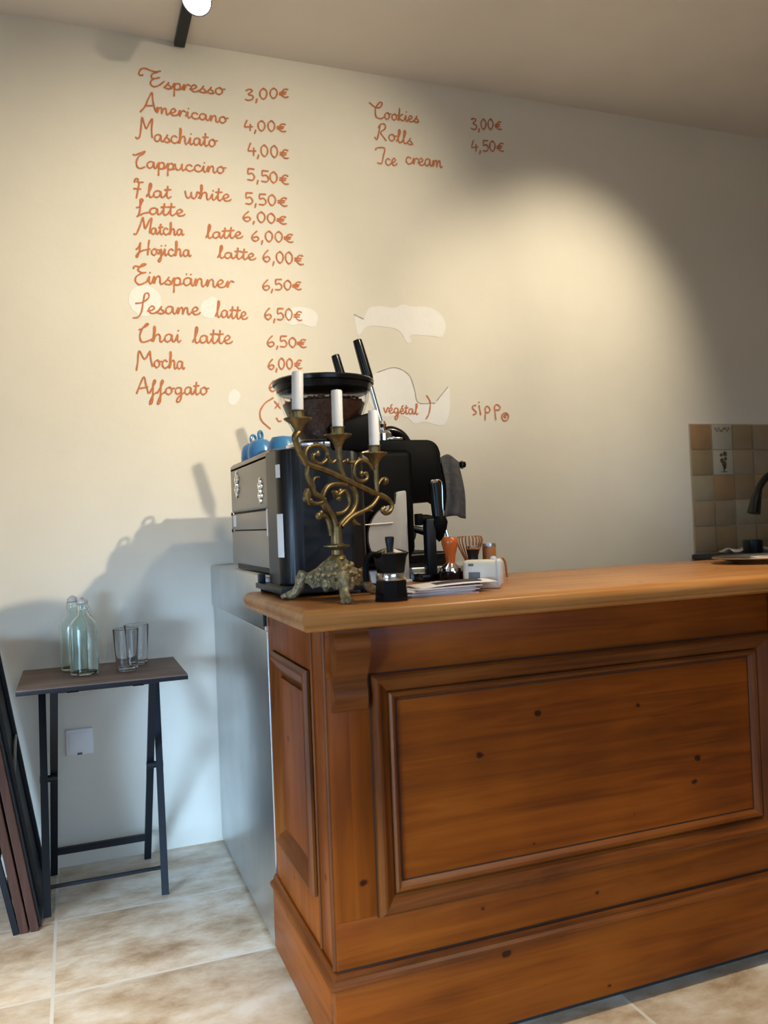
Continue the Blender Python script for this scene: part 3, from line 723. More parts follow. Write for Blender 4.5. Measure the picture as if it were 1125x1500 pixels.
# counter top: thick with a bullnose edge
bm = BM()
prof = [(0.03, 0.9125), (0.006, 0.9125), (0.001, 0.9155), (-0.003, 0.920), (0.0, 0.925), (-0.004, 0.930), (-0.0055, 0.938), (-0.003, 0.946), (0.003, 0.952), (0.012, 0.9560), (0.028, 0.957)]
x0, x1, y0, y1 = -0.055, L+0.055, -0.050, 0.58
xn, yn = 0.695, 0.5285      # the top stops at the steel worktop on the left
loops = []
for ins, z in prof:
    loops.append([bm.verts.new(v) for v in ((x0+ins, y0+ins, z), (x1-ins, y0+ins, z), (x1-ins, y1-ins, z), (xn+ins, y1-ins, z), (xn+ins, yn-ins, z), (x0+ins, yn-ins, z))])
for A, B in zip(loops, loops[1:]):
    for k in range(6): bm.faces.new((A[k], A[(k+1) % 6], B[(k+1) % 6], B[k]))
bm.faces.new(loops[0]); bm.faces.new(loops[-1])
mesh_obj('counter_top', bm, TOPW, ctr, True, 50)

# ------------------------------------------------------------------ steel cabinet under the coffee machine
cab = thing('steel_cabinet', 'stainless steel worktop cabinet between the bar counter and the wall', 'cabinet', (0.468, -0.88, 0.0))
bm = BM(); b2(bm, 0.0, 0.66, 0.003, 0.872, 0.012, 0.848, 0.004); mesh_obj('body', bm, STEEL, cab)
bm = BM(); b2(bm, -0.006, 0.68, -0.003, 0.876, 0.848, 0.9925, 0.006); mesh_obj('worktop', bm, STEEL, cab)
for sx in (0.05, 0.6):
    for sy in (0.06, 0.8):
        bm = BM(); lathe(bm, [(0.02, 0.0), (0.02, 0.014)], 16, (sx, sy, 0)); mesh_obj('foot', bm, BLACKP, cab)
bm = BM(); b2(bm, -0.0085, 0.0, -0.0075, 0.004, 0.862, 0.905, 0.002); mesh_obj('end_bracket', bm, BLACKM, cab)

# ------------------------------------------------------------------ lever espresso machine
mc = thing('espresso_machine', 'two lever espresso machine with grey back panel on the steel worktop', 'coffee machine', (0.495, -0.87, 0.9925))
# back panel in three grey plates, rounded top
bm = BM(); b2(bm, 0.004, 0.42, 0.012, 0.578, 0.035, 0.335, 0.02, 4); mesh_obj('body', bm, BLACKP, mc)
bm = BM(); b2(bm, 0.0, 0.02, 0.0, 0.585, 0.178, 0.338, 0.012, 3); p_up = mesh_obj('upper_back_panel', bm, MACHG, mc)
bm = BM(); b2(bm, 0.0, 0.018, 0.0, 0.585, 0.124, 0.175, 0.003); mesh_obj('middle_back_panel', bm, MACHG, mc)
bm = BM(); b2(bm, 0.0, 0.018, 0.0, 0.585, 0.012, 0.121, 0.003); p_lo = mesh_obj('lower_back_panel', bm, MACHG, mc)
bm = BM(); b2(bm, -0.002, 0.01, 0.0, 0.49, 0.004, 0.018, 0.001); mesh_obj('vent_slot', bm, SLOT, p_lo)
bm = BM(); b2(bm, 0.0, 0.31, 0.0, 0.585, 0.3, 0.338, 0.016, 4); mesh_obj('cup_rail_top', bm, MACHG, mc)
for yy, zz, sc in ((0.462, 0.268, 1.0), (0.118, 0.232, 0.85)):
    bm = BM()
    R = Matrix.Translation((-0.002, yy, zz)) @ Matrix.Rotation(-PI/2, 4, 'Y')
    for k in range(6):
        a = k*PI/3
        bmx = Matrix.Translation((0.021*sc*math.cos(a)*1.5, 0.021*sc*math.sin(a), 0))
        lathe(bm, [(0.013*sc, -0.001), (0.010*sc, 0.003), (0, 0.005)], 14, mat=R @ bmx)
    lathe(bm, [(0.012*sc, -0.001), (0.009*sc, 0.004), (0, 0.006)], 14, mat=R)
    mesh_obj('chrome_emblem', bm, CHROME, mc)
for yy, zz, w, h in ((0.505, 0.153, 0.045, 0.036), (0.0, 0.142, 0.075, 0.075)):
    bm = BM(); b2(bm, -0.0015, 0.0, yy-w/2+0.02, yy+w/2+0.02, zz-h/2, zz+h/2, 0.0005); mesh_obj('white_sticker', bm, LABEL, mc)
for zz in (0.1765, 0.1225):
    bm = BM(); lathe(bm, [(0.006, 0), (0.006, 0.004)], 12, mat=Matrix.Translation((0.002, 0.575, zz)) @ Matrix.Rotation(-PI/2, 4, 'Y')); mesh_obj('panel_screw', bm, BLACKM, mc)
# front housing (faces the barista side) with rounded edge
bm = BM()
def rrect(x0, x1, z0, z1, r, n=6, corners=(1, 1, 1, 1)):
    pts = []
    for i, (cx, cz, a) in enumerate(((x1-r, z1-r, 0), (x0+r, z1-r, 90), (x0+r, z0+r, 180), (x1-r, z0+r, 270))):
        for k in range(n+1):
            t = math.radians(a+90*k/n); pts.append((cx+r*math.cos(t), cz+r*math.sin(t)))
    return pts
prism(bm, rrect(0.30, 0.515, 0.183, 0.364, 0.038), 0.035, 0.56, 'y', 0.004)
mesh_obj('front_housing', bm, BLACKP, mc, True, 40)
bm = BM(); b2(bm, 0.36, 0.40, 0.035, 0.06, 0.365, 0.372, 0.002); mesh_obj('housing_clip', bm, CHROME, mc)
bm = BM(); b2(bm, 0.30, 0.37, 0.06, 0.54, 0.02, 0.19, 0.004); mesh_obj('back_splash', bm, BLACKG, mc)
# drip tray and base
bm = BM(); b2(bm, 0.05, 0.535, 0.02, 0.57, 0.0, 0.035, 0.006); mesh_obj('drip_tray', bm, BLACKG, mc)
bm = BM()
for k in range(16): b2(bm, 0.37+k*0.0098, 0.374+k*0.0098, 0.04, 0.55, 0.035, 0.039)
for yy in (0.04, 0.29, 0.54): b2(bm, 0.366, 0.524, yy, yy+0.008, 0.0355, 0.0385)
mesh_obj('drip_grate', bm, BLACKM, mc, False)
# two lever groups
for yy in (0.21, 0.435):
    bm = BM()
    lathe(bm, [(0.034, 0.335), (0.036, 0.37), (0.030, 0.378), (0.030, 0.40), (0.024, 0.408), (0.012, 0.412), (0.0, 0.412)], 28, (0.405, yy, 0))
    gh = mesh_obj('lever_group', bm, CHROME, mc)
    bm = BM(); lathe(bm, [(0.030, 0.12), (0.034, 0.13), (0.034, 0.19)], 28, (0.43, yy, 0)); mesh_obj('brew_head', bm, CHROME, gh)
    bm = BM()
    tube(bm, [(0.405, yy, 0.408), (0.402, yy, 0.428)], 0.011, 0.012, 14, 1)
    lathe(bm, [(0.0, -0.016), (0.012, -0.010), (0.016, 0.0), (0.012, 0.010), (0.0, 0.016)], 18, (0.402, yy, 0.43))
    tube(bm, [(0.402, yy, 0.43), (0.357, yy, 0.60)], 0.0075, 0.0085, 12, 1)
    mesh_obj('lever_rod', bm, CHROME, gh)
    bm = BM()
    tube(bm, [(0.368, yy, 0.553), (0.362, yy, 0.58), (0.349, yy, 0.63), (0.337, yy, 0.675), (0.333, yy, 0.69)], 0.013, 0.01, 16, 5,
         rfun=lambda f: 0.0165*min(1, 0.72+1.4*f) if f < 0.25 else 0.0165*(1-0.25*(f-0.25)) if f < 0.93 else 0.0165*0.83*math.sqrt(max(0.05, 1-((f-0.93)/0.075)**2)))
    mesh_obj('lever_handle', bm, BLACKG, gh)
    # black arched spring housing cover
    bm = BM()
    tube(bm, [(0.41, yy+0.01, 0.405), (0.435, yy+0.01, 0.412), (0.465, yy+0.01, 0.402), (0.485, yy+0.01, 0.38), (0.49, yy+0.01, 0.355)], 0.016, 0.014, 14, 5)
    mesh_obj('arched_cover', bm, BLACKG, gh)
    # portafilter under the group
    bm = BM(); lathe(bm, [(0.012, 0.085), (0.022, 0.09), (0.033, 0.102), (0.035, 0.122), (0.033, 0.124)], 24, (0.43, yy, 0)); pf = mesh_obj('portafilter', bm, CHROME, mc)
    bm = BM(); tube(bm, [(0.463, yy, 0.11), (0.50, yy, 0.105), (0.54, yy-0.01, 0.092), (0.585, yy-0.02, 0.078)], 0.010, 0.014, 12, 4); mesh_obj('portafilter_handle', bm, BLACKG, pf)
# steam wand
bm = BM(); tube(bm, [(0.47, 0.08, 0.20), (0.50, 0.03, 0.16), (0.52, 0.015, 0.08), (0.535, 0.01, 0.03)], 0.0045, 0.004, 10, 5); mesh_obj('steam_wand', bm, CHROME, mc)
# towel arm at the front
bm = BM(); tube(bm, [(0.505, 0.19, 0.30), (0.655, 0.19, 0.302)], 0.008, n=10, sub=1); lathe(bm, [(0, -.014), (.012, -.008), (.014, 0), (.012, .008), (0, .014)], 14, (0.66, 0.19, 0.302)); mesh_obj('tap_arm', bm, BLACKG, mc)

# grey cloth over the arm
cl = (thing('grey_cloth', 'dark grey cloth hanging from the arm of the coffee machine', 'cloth', (1.112, -0.68, 1.295)))
def sheet(bm, n, m, f):
    V = [[bm.verts.new(f(i/(n-1), j/(m-1))) for j in range(m)] for i in range(n)]
    for i in range(n-1):
        for j in range(m-1): bm.faces.new((V[i][j], V[i+1][j], V[i+1][j+1], V[i][j+1]))
bm = BM()
def cf(sgn, ln):
    def f(u, v):
        x = (u-0.5)*(0.062+0.012*v)+0.008*v
        y = sgn*(0.012+0.006*v)+0.011*math.sin(u*9+v*1.5+sgn)*(0.25+v)*0.8
        return (x+0.006*math.sin(v*5+sgn), y-0.0, 0.018-ln*v+0.006*math.sin(u*4)-0.02*abs(u-0.5)*(1-v))
    return f
sheet(bm, 18, 16, cf(-1, 0.185)); sheet(bm, 18, 16, cf(1, 0.165))
def topf(u, v):
    a = cf(-1, 0)(u, 0); b = cf(1, 0)(u, 0)
    return (a[0], a[1]+(b[1]-a[1])*v, a[2]+0.006*math.sin(PI*v))
sheet(bm, 18, 5, topf)
bmesh.ops.remove_doubles(bm, verts=bm.verts, dist=0.0008)
o = mesh_obj('folded_cloth', bm, CLOTH, cl)
sd = o.modifiers.new('thick', 'SOLIDIFY'); sd.thickness = 0.004

# blue cups on top of the machine
cup = thing('blue_cup', 'blue upturned cup with ring handle, furthest back on the coffee machine', 'cup', (0.545, -0.44, 1.3305), 0.0, 'blue cups on the machine')
bm = BM(); lathe(bm, [(0.040, 0.0), (0.041, 0.01), (0.039, 0.03), (0.033, 0.048), (0.020, 0.058), (0.0, 0.061)], 28); mesh_obj('bowl', bm, BLUE, cup)
bm = BM(); tube(bm, [(0.013*math.cos(a), 0.0, 0.071+0.013*math.sin(a)) for a in [2*PI*k/14 for k in range(14)]], 0.0045, n=8, sub=2, closed=True); mesh_obj('ring_handle', bm, BLUE, cup, rot=(0, 0, 0.7))
dup(cup, (0.545, -0.545, 1.3305), 0.2, 'blue upturned cup with ring handle, middle one on the coffee machine')
bm = BM(); lathe(bm, [(0.045, 0.0), (0.046, 0.012), (0.043, 0.035), (0.032, 0.052), (0.0, 0.058)], 28)
tag(mesh_obj('blue_cup', bm, BLUE, None, loc=(0.585, -0.665, 1.3305)), 'blue upturned cup nearest the grinder hopper on the coffee machine', 'cup', 'blue cups on the machine')

# ------------------------------------------------------------------ coffee grinder
gr = thing('coffee_grinder', 'tall black coffee grinder with clear bean hopper on the counter', 'coffee grinder', (0.595, -1.01, 0.957))
bm = BM(); b2(bm, -0.155, 0.075, -0.172, 0.115, 0.008, 0.022, 0.003); pl = mesh_obj('base_plate', bm, BLACKM, gr)
for sx in (-0.135, 0.055):
    for sy in (-0.15, 0.09):
        bm = BM(); lathe(bm, [(0.012, 0.0), (0.012, 0.009)], 14, (sx, sy, 0)); mesh_obj('rubber_foot', bm, BLACKP, pl)
bm = BM(); prism(bm, rrect(-0.128, 0.095, -0.095, 0.110, 0.052, 8), 0.022, 0.352, 'z', 0.006); mesh_obj('body', bm, GRIND, gr, True, 40)
bm = BM(); b2(bm, -0.150, -0.134, 0.085, 0.11, 0.022, 0.045, 0.002); mesh_obj('corner_post', bm, BLACKM, pl)
bm = BM(); lathe(bm, [(0.085, 0.352), (0.088, 0.358), (0.088, 0.366), (0.075, 0.372), (0.072, 0.376)], 36, (0.0, -0.005, 0)); mesh_obj('chrome_collar', bm, CHROME, gr)
bm = BM(); prism(bm, [(0.0, 0.345), (0.10, 0.345), (0.112, 0.36), (0.112, 0.436), (0.10, 0.438), (-0.005, 0.405)], -0.10, -0.045, 'y', 0.006); mesh_obj('hopper_lock', bm, BLACKP, gr, True, 40)
hop_c = (0.010, -0.015, 0)
bm = BM()
ho = [(0.066, 0.370), (0.072, 0.385), (0.096, 0.43), (0.113, 0.475), (0.122, 0.515)]
hi = [(0.119, 0.515), (0.110, 0.475), (0.093, 0.431), (0.069, 0.387), (0.063, 0.374)]
lathe(bm, ho+hi, 48, hop_c, close=False)
hop = mesh_obj('hopper', bm, HOPG, gr)
bm = BM(); lathe(bm, [(0.0, 0.374), (0.060, 0.375), (0.066, 0.388), (0.090, 0.431), (0.104, 0.468), (0.098, 0.472), (0.0, 0.478)], 48, hop_c)
beans = mesh_obj('coffee_beans', bm, BEANS, hop)
# loose beans over the surface (uncountable fill of one hopper)
bm = BM()
for k in range(170):
    a = random.uniform(0, 2*PI); r = 0.098*math.sqrt(random.random())
    M = Matrix.Translation((hop_c[0]+r*math.cos(a), hop_c[1]+r*math.sin(a), 0.476)) @ Matrix.Rotation(random.uniform(0, 6), 4, 'Z') @ Matrix.Rotation(random.uniform(-.6, .6), 4, 'X')
    lathe(bm, [(0, -.0035), (.0035, -.002), (.0042, 0), (.0035, .002), (0, .0035)], 8, sx=1.3, mat=M)
tag(mesh_obj('loose_beans', bm, BEANS, hop), kind='stuff')
bm = BM(); lathe(bm, [(0.112, 0.494), (0.118, 0.498), (0.1225, 0.514), (0.128, 0.516), (0.129, 0.524), (0.125, 0.528), (0.0, 0.530)], 48, hop_c); mesh_obj('hopper_lid', bm, BLACKG, gr)
def curved_label(z0, z1, a0, a1, mat, name):
    bm = BM(); cx, cy, R = -0.128+0.052, -0.095+0.052, 0.0526
    n = 8
    V = [[bm.verts.new((cx+R*math.cos(a0+(a1-a0)*k/n), cy+R*math.sin(a0+(a1-a0)*k/n), z)) for k in range(n+1)] for z in (z0, z1)]
    for k in range(n): bm.faces.new((V[0][k], V[0][k+1], V[1][k+1], V[1][k]))
    return mesh_obj(name, bm, mat, gr)
curved_label(0.283, 0.315, math.radians(182), math.radians(207), LABEL, 'small_white_label')
curved_label(0.09, 0.195, math.radians(178), math.radians(212), LABEL, 'tall_white_label')

# ------------------------------------------------------------------ brass candelabra
TH = math.radians(28)
ca = thing('candelabra', 'aged brass three light altar candelabra with sloping scrolled arm', 'candelabra', (0.545, -1.28, 0.957), TH)
bm = BM()
for k, (pts, r0, r1) in enumerate(CAND_TUBES):
    off = 0.0 if k == 0 else (0.003 if k % 2 else -0.003)
    tube(bm, [(s, off, z) for s, z in pts], r0, r1, 10, 5)
for s, z, r in ((-0.083, 0.231, 0.011), (-0.088, 0.222, 0.009), (-0.075, 0.215, 0.009), (-0.0518, 0.1836, 0.009), (-0.044, 0.190, 0.007), (0.0892, 0.2785, 0.0075), (-0.0477, 0.3198, 0.0075), (0.1725, 0.263, 0.0075), (0.1564, 0.1945, 0.007), (0.004, 0.231, 0.010), (0.018, 0.237, 0.008), (0.011, 0.222, 0.008), (0.0581, 0.1679, 0.008), (0.045, 0.3066, 0.006), (0.0829, 0.311, 0.0055), (-0.01, 0.303, 0.006)):
    lathe(bm, [(0, -r), (r*.7, -r*.7), (r, 0), (r*.7, r*.7), (0, r)], 12, (s, 0, z), sy=0.6)
mesh_obj('scrolled_arm', bm, BRASS, ca, True, 60)
CUPS = [(-0.1030, 0.390, 0.030, [(-0.1116, 0.3546), (-0.1125, 0.345), (-0.101, 0.322), (-0.083, 0.298)]),
        (0.0170, 0.362, 0.0305, [(0.0171, 0.337), (0.0190, 0.312), (0.0215, 0.288), (0.031, 0.268)]),
        (0.1371, 0.326, 0.029, [(0.1375, 0.30), (0.1382, 0.27), (0.139, 0.234)])]
for s, z, R, st in CUPS:
    bm = BM()
    lathe(bm, [(0.0, -0.030), (0.0075, -0.029), (0.010, -0.020), (0.016, -0.010), (R*0.93, -0.002), (R, 0.0), (R, 0.0025), (R*0.9, 0.003), (0.0135, 0.001), (0.0135, 0.016), (0.0155, 0.0175), (0.0155, 0.0195), (0.0130, 0.0195), (0.0128, 0.006), (0, 0.006)], 32, (s, 0, z))
    dp = mesh_obj('drip_pan', bm, BRASS, ca)
    bm = BM(); tube(bm, [(s, 0, z-0.027)]+[(a, 0, b) for a, b in st], 0.0085, 0.0055, 14, 5); mesh_obj('stem', bm, BRASS, dp)
bm = BM()
tube(bm, [(0.001, 0, 0.158), (0.0, 0, 0.135), (0.0, 0, 0.118)], 0.011, 0.013, 16, 4)
lathe(bm, [(0.012, 0.108), (0.022, 0.111), (0.029, 0.116), (0.029, 0.118), (0.018, 0.120), (0.013, 0.122)], 8)
lathe(bm, [(0.020, 0.088), (0.018, 0.094), (0.013, 0.098), (0.012, 0.108)], 24)
mesh_obj('collar', bm, BRASS, ca)
# triangular footed base: three concave faces with cast relief, three clawed legs
bm = BM()
FA = [math.radians(a)-TH for a in (143, 260, 28)]     # foot directions
def tri_ring(rad, z, conc, n=12):
    out = []
    for i in range(3):
        a0, a1 = FA[i], FA[(i+1) % 3]
        while a1 < a0: a1 += 2*PI
        while a1-a0 > 2*PI: a1 -= 2*PI
        p = Vector((rad*math.cos(a0), rad*math.sin(a0))); q = Vector((rad*math.cos(a1), rad*math.sin(a1)))
        for k in range(n):
            t = k/n
            m = p.lerp(q, t); m *= 1-conc*math.sin(PI*t)
            out.append((m.x, m.y, t))
    return [(x, y, z, t) for x, y, t in out]
lv = [(0.018, 0.094, 0.0), (0.026, 0.088, 0.0), (0.037, 0.080, 0.02), (0.052, 0.068, 0.05), (0.070, 0.060, 0.08), (0.086, 0.0565, 0.12), (0.085, 0.047, 0.14), (0.082, 0.034, 0.18)]
rings = []
for rad, z, cc in lv:
    ring = []
    for x, y, zz, t in tri_ring(rad, z, cc):
        if z < 0.04: zz = z+0.016*(abs(math.cos(PI*t*3))*0.6-0.3)-0.010*math.sin(PI*t)
        ring.append(bm.verts.new((x, y, zz)))
    rings.append(ring)
for A, B in zip(rings, rings[1:]):
    n = len(A)
    for k in range(n): bm.faces.new((A[k], A[(k+1) % n], B[(k+1) % n], B[k]))
bm.faces.new(rings[0])
for i in range(3):      # relief scrolls on each face
    a0, a1 = FA[i], FA[(i+1) % 3]
    while a1 < a0: a1 += 2*PI
    p = Vector((math.cos(a0), math.sin(a0), 0)); q = Vector((math.cos(a1), math.sin(a1), 0))
    for t in (0.2, 0.36, 0.5, 0.64, 0.8):
        for z, rad, cc in ((0.070, 0.050, .05), (0.055, 0.085, .12), (0.043, 0.0845, .15)):
            m = p.lerp(q, t)*rad*(1-cc*math.sin(PI*t))
            nv = m.normalized()
            rr = 0.0065+0.002*math.sin(t*40+z*90)
            lathe(bm, [(0, -rr), (rr*.8, -rr*.6), (rr, 0), (rr*.8, rr*.6), (0, rr)], 8, (m.x*1.02, m.y*1.02, z+0.004*math.sin(t*25)))
    m = p.lerp(q, 0.5)*0.082*0.82
    lathe(bm, [(0, -0.020), (0.006, -0.014), (0.010, 0), (0.006, 0.012), (0, 0.016)], 10, (m.x, m.y, 0.036))
mesh_obj('pierced_base', bm, BRASSR, ca, True, 50)
for a in FA:
    bm = BM()
    d = Vector((math.cos(a), math.sin(a), 0))
    tube(bm, [d*0.080+Vector((0, 0, 0.060)), d*0.088+Vector((0, 0, 0.045)), d*0.092+Vector((0, 0, 0.030)), d*0.103+Vector((0, 0, 0.015)), d*0.118+Vector((0, 0, 0.009))], 0.0125, 0.010, 12, 4)
    for s in (-0.55, 0, 0.55):
        e = Vector((math.cos(a+s), math.sin(a+s), 0))
        tube(bm, [d*0.112+Vector((0, 0, 0.010)), d*0.118+e*0.010+Vector((0, 0, 0.0085)), d*0.118+e*0.018+Vector((0, 0, 0.0052))], 0.007, 0.005, 8, 3)
    mesh_obj('clawed_foot', bm, BRASSR, ca, True, 60)

# candles stand in the pans
ux = Vector((math.cos(TH), math.sin(TH), 0))
names = ['white candle in the highest, leftmost cup of the candelabra', 'white candle in the middle cup of the candelabra', 'white candle in the lowest, rightmost cup of the candelabra']
hts = [0.0815, 0.0815, 0.0815]
for (s, z, R, st), lab, tilt in zip(CUPS, names, (0.13, 0.03, 0.02)):
    base = Vector((0.545, -1.28, 0.957))+ux*s+Vector((0, 0, z+0.0065))
    bm = BM()
    lathe(bm, [(0.0118, 0.0), (0.0122, 0.004), (0.0122, 0.092), (0.0112, 0.0945), (0.006, 0.0935), (0.0, 0.0925)], 28)
    c = mesh_obj('candle', bm, WAX, None, loc=base, rot=(0, tilt*0.35, TH))
    tag(c, lab, 'candle', 'candles in the candelabra')
    bm = BM(); tube(bm, [(0, 0, 0.092), (0.0008, 0, 0.098)], 0.0009, n=6, sub=1); mesh_obj('wick', bm, WHITEP, c)

# ------------------------------------------------------------------ moka pot
mk = thing('moka_pot', 'small black moka pot with silver band beside the candelabra', 'coffee pot', (0.622, -1.405, 0.957), math.radians(200))
def octa(bm, prof, n=8): return lathe(bm, prof, n, mat=Matrix.Rotation(PI/8, 4, 'Z'))
bm = BM(); octa(bm, [(0.0365, 0.0), (0.037, 0.002), (0.0335, 0.042), (0.031, 0.045)]); mesh_obj('boiler', bm, BLACKG, mk, True, 20)
bm = BM(); lathe(bm, [(0.031, 0.044), (0.0315, 0.045), (0.0315, 0.0575), (0.031, 0.0585)], 36); mesh_obj('silver_band', bm, CHROME, mk)
bm = BM(); octa(bm, [(0.0295, 0.058), (0.031, 0.061), (0.0375, 0.098), (0.0365, 0.1)]); mesh_obj('upper_chamber', bm, BLACKG, mk, True, 20)
bm = BM(); prism(bm, [(-0.03, 0.1), (-0.047, 0.1), (-0.035, 0.085)], -0.008, 0.008, 'y'); mesh_obj('spout', bm, BLACKG, mk)
bm = BM(); octa(bm, [(0.0375, 0.1), (0.0375, 0.102), (0.02, 0.108), (0.008, 0.111)]); mesh_obj('lid', bm, CHROME, mk, True, 20)
bm = BM(); lathe(bm, [(0.007, 0.110), (0.008, 0.114), (0.010, 0.130), (0.009, 0.134), (0.0, 0.135)], 16); mesh_obj('lid_knob', bm, BLACKM, mk)
bm = BM(); tube(bm, [(0.033, 0, 0.096), (0.050, 0, 0.100), (0.063, 0, 0.092), (0.068, 0, 0.074), (0.066, 0, 0.045)], 0.007, 0.0065, 12, 5, flat=0.8); mesh_obj('handle', bm, BLACKP, mk)

# ------------------------------------------------------------------ white half-round panel
wp = thing('half_round_panel', 'white half round upright panel behind the moka pot', 'panel', (0.845, -0.93, 0.957), 0.05)
bm = BM()
pts = [(0.012, 0.0), (0.012, 0.246), (0.008, 0.250), (-0.014, 0.247), (-0.020, 0.243), (-0.020, 0.213)]
pts += [(-0.020+0.085*math.cos(math.radians(a)), 0.125+0.088*math.sin(math.radians(a))) for a in range(92, 269, 8)]
pts += [(-0.020, 0.037), (-0.020, 0.0)]
prism(bm, pts, -0.006, 0.006, 'y', 0.002); mesh_obj('panel', bm, GREYW, wp, True, 40)
bm = BM(); b2(bm, -0.03, 0.014, -0.02, 0.03, 0.0, 0.008, 0.002); mesh_obj('foot_plate', bm, WHITEP, wp)
bm = BM(); tube(bm, [(-0.125, -0.012, 0.160), (-0.035, -0.012, 0.163)], 0.002, n=8, sub=1); tube(bm, [(-0.035, -0.012, 0.163), (-0.035, 0.0, 0.163)], 0.002, n=8, sub=1); mesh_obj('thin_rod', bm, CHROME, wp)

# ------------------------------------------------------------------ manual press with an upright handle
pr = thing('hand_press', 'black hand press with upright chrome tipped handle beside the tamper', 'press', (0.915, -0.955, 0.957), 0.0)
bm = BM(); b2(bm, -0.042, 0.062, -0.034, 0.055, 0.0, 0.022, 0.004); mesh_obj('base', bm, BLACKG, pr)
bm = BM(); b2(bm, -0.016, 0.012, -0.014, 0.014, 0.02, 0.17, 0.003); mesh_obj('post', bm, BLACKM, pr)
bm = BM(); tube(bm, [(-0.038, 0, 0.168), (-0.01, 0, 0.170), (0.02, 0, 0.160)], 0.012, 0.013, 12, 4); b2(bm, -0.042, -0.024, -0.012, 0.012, 0.153, 0.185, 0.003)
lathe(bm, [(0.0, 0.105), (0.010, 0.115), (0.022, 0.14), (0.026, 0.16), (0.020, 0.176), (0.0, 0.18)], 20, (0.026, 0, 0)); mesh_obj('arm', bm, BLACKP, pr)
bm = BM(); tube(bm, [(0.026, 0, 0.165), (0.023, 0, 0.20), (0.020, 0, 0.245), (0.017, 0, 0.268)], 0.0155, 0.0165, 16, 4); mesh_obj('handle', bm, GRIND, pr)
bm = BM(); lathe(bm, [(0.013, 0.266), (0.012, 0.272), (0.007, 0.277), (0, 0.278)], 16, (0.017, 0, 0)); mesh_obj('handle_tip', bm, CHROME, pr)
bm = BM(); tube(bm, [(0.022, 0.0, 0.276), (0.036, 0, 0.274), (0.041, 0, 0.258), (0.041, 0, 0.18), (0.046, 0, 0.168)], 0.0016, n=8, sub=5); mesh_obj('wire', bm, CHROME, pr)

# ------------------------------------------------------------------ tampers and whisk
bm = BM(); lathe(bm, [(0.0, 0.0), (0.014, 0.0), (0.020, 0.006), (0.0185, 0.0065), (0.013, 0.002), (0.0, 0.002)], 28)
tag(mesh_obj('steel_dish', bm, CHROME, None, loc=(0.878, -1.07, 0.957)), 'tiny round steel dish on the counter left of the orange tamper', 'dish')
tp = thing('orange_tamper', 'tamper with glossy orange wooden handle and chrome collar', 'tamper', (0.935, -1.035, 0.957))
bm = BM(); lathe(bm, [(0.031, 0.0), (0.033, 0.003), (0.033, 0.026), (0.030, 0.03)], 32); mesh_obj('base', bm, BLACKG, tp)
bm = BM(); lathe(bm, [(0.029, 0.029), (0.028, 0.037), (0.018, 0.046), (0.0135, 0.050)], 32); mesh_obj('collar', bm, CHROME, tp)
bm = BM(); lathe(bm, [(0.0125, 0.049), (0.0125, 0.058), (0.014, 0.072), (0.019, 0.09), (0.0225, 0.103), (0.0225, 0.112), (0.018, 0.1185), (0.0, 0.121)], 32); mesh_obj('handle', bm, ORANGE, tp)
t2 = thing('black_tamper', 'black handled tamper with chrome top behind the white box', 'tamper', (0.985, -1.07, 0.957))
bm = BM(); lathe(bm, [(0.02, 0.0), (0.021, 0.003), (0.019, 0.04), (0.013, 0.055), (0.013, 0.066), (0.018, 0.085)], 28); mesh_obj('handle', bm, GRIND, t2)
bm = BM(); lathe(bm, [(0.018, 0.085), (0.019, 0.088), (0.017, 0.094), (0, 0.096)], 28); mesh_obj('top_cap', bm, CHROME, t2)
wk = thing('bamboo_whisk', 'bamboo tea whisk with looped tines behind the black tamper', 'whisk', (1.018, -0.985, 0.957))
bm = BM(); lathe(bm, [(0.013, 0.0), (0.013, 0.05), (0.014, 0.055)], 24); mesh_obj('grip', bm, BAMBOO, wk)
bm = BM()
for k in range(22):
    a = 2*PI*k/22; c, s = math.cos(a), math.sin(a)
    tube(bm, [(0.012*c, 0.012*s, 0.05), (0.024*c, 0.024*s, 0.075), (0.036*c, 0.036*s, 0.103), (0.033*c, 0.033*s, 0.116), (0.024*c, 0.024*s, 0.118)], 0.0016, 0.001, 6, 3)
mesh_obj('tines', bm, BAMBOO, wk)
wc = thing('wooden_tamper', 'wooden cylinder tamper with pale top, rightmost tool by the white box', 'tamper', (1.046, -1.045, 0.957))
bm = BM(); lathe(bm, [(0.018, 0.0), (0.018, 0.088)], 26); mesh_obj('body', bm, BAMBOO, wc)
bm = BM(); lathe(bm, [(0.018, 0.088), (0.0185, 0.09), (0.017, 0.098), (0, 0.1)], 26); mesh_obj('top_cap', bm, STEEL, wc)
bm = BM(); tube(bm, [(1.072, -1.04, 0.96), (1.078, -1.04, 0.995), (1.087, -1.04, 1.012), (1.096, -1.04, 1.0), (1.10, -1.04, 0.96)], 0.003, n=8, sub=5)
tag(mesh_obj('bamboo_loop', bm, BAMBOO), 'thin orange bamboo loop just right of the wooden tamper', 'loop')

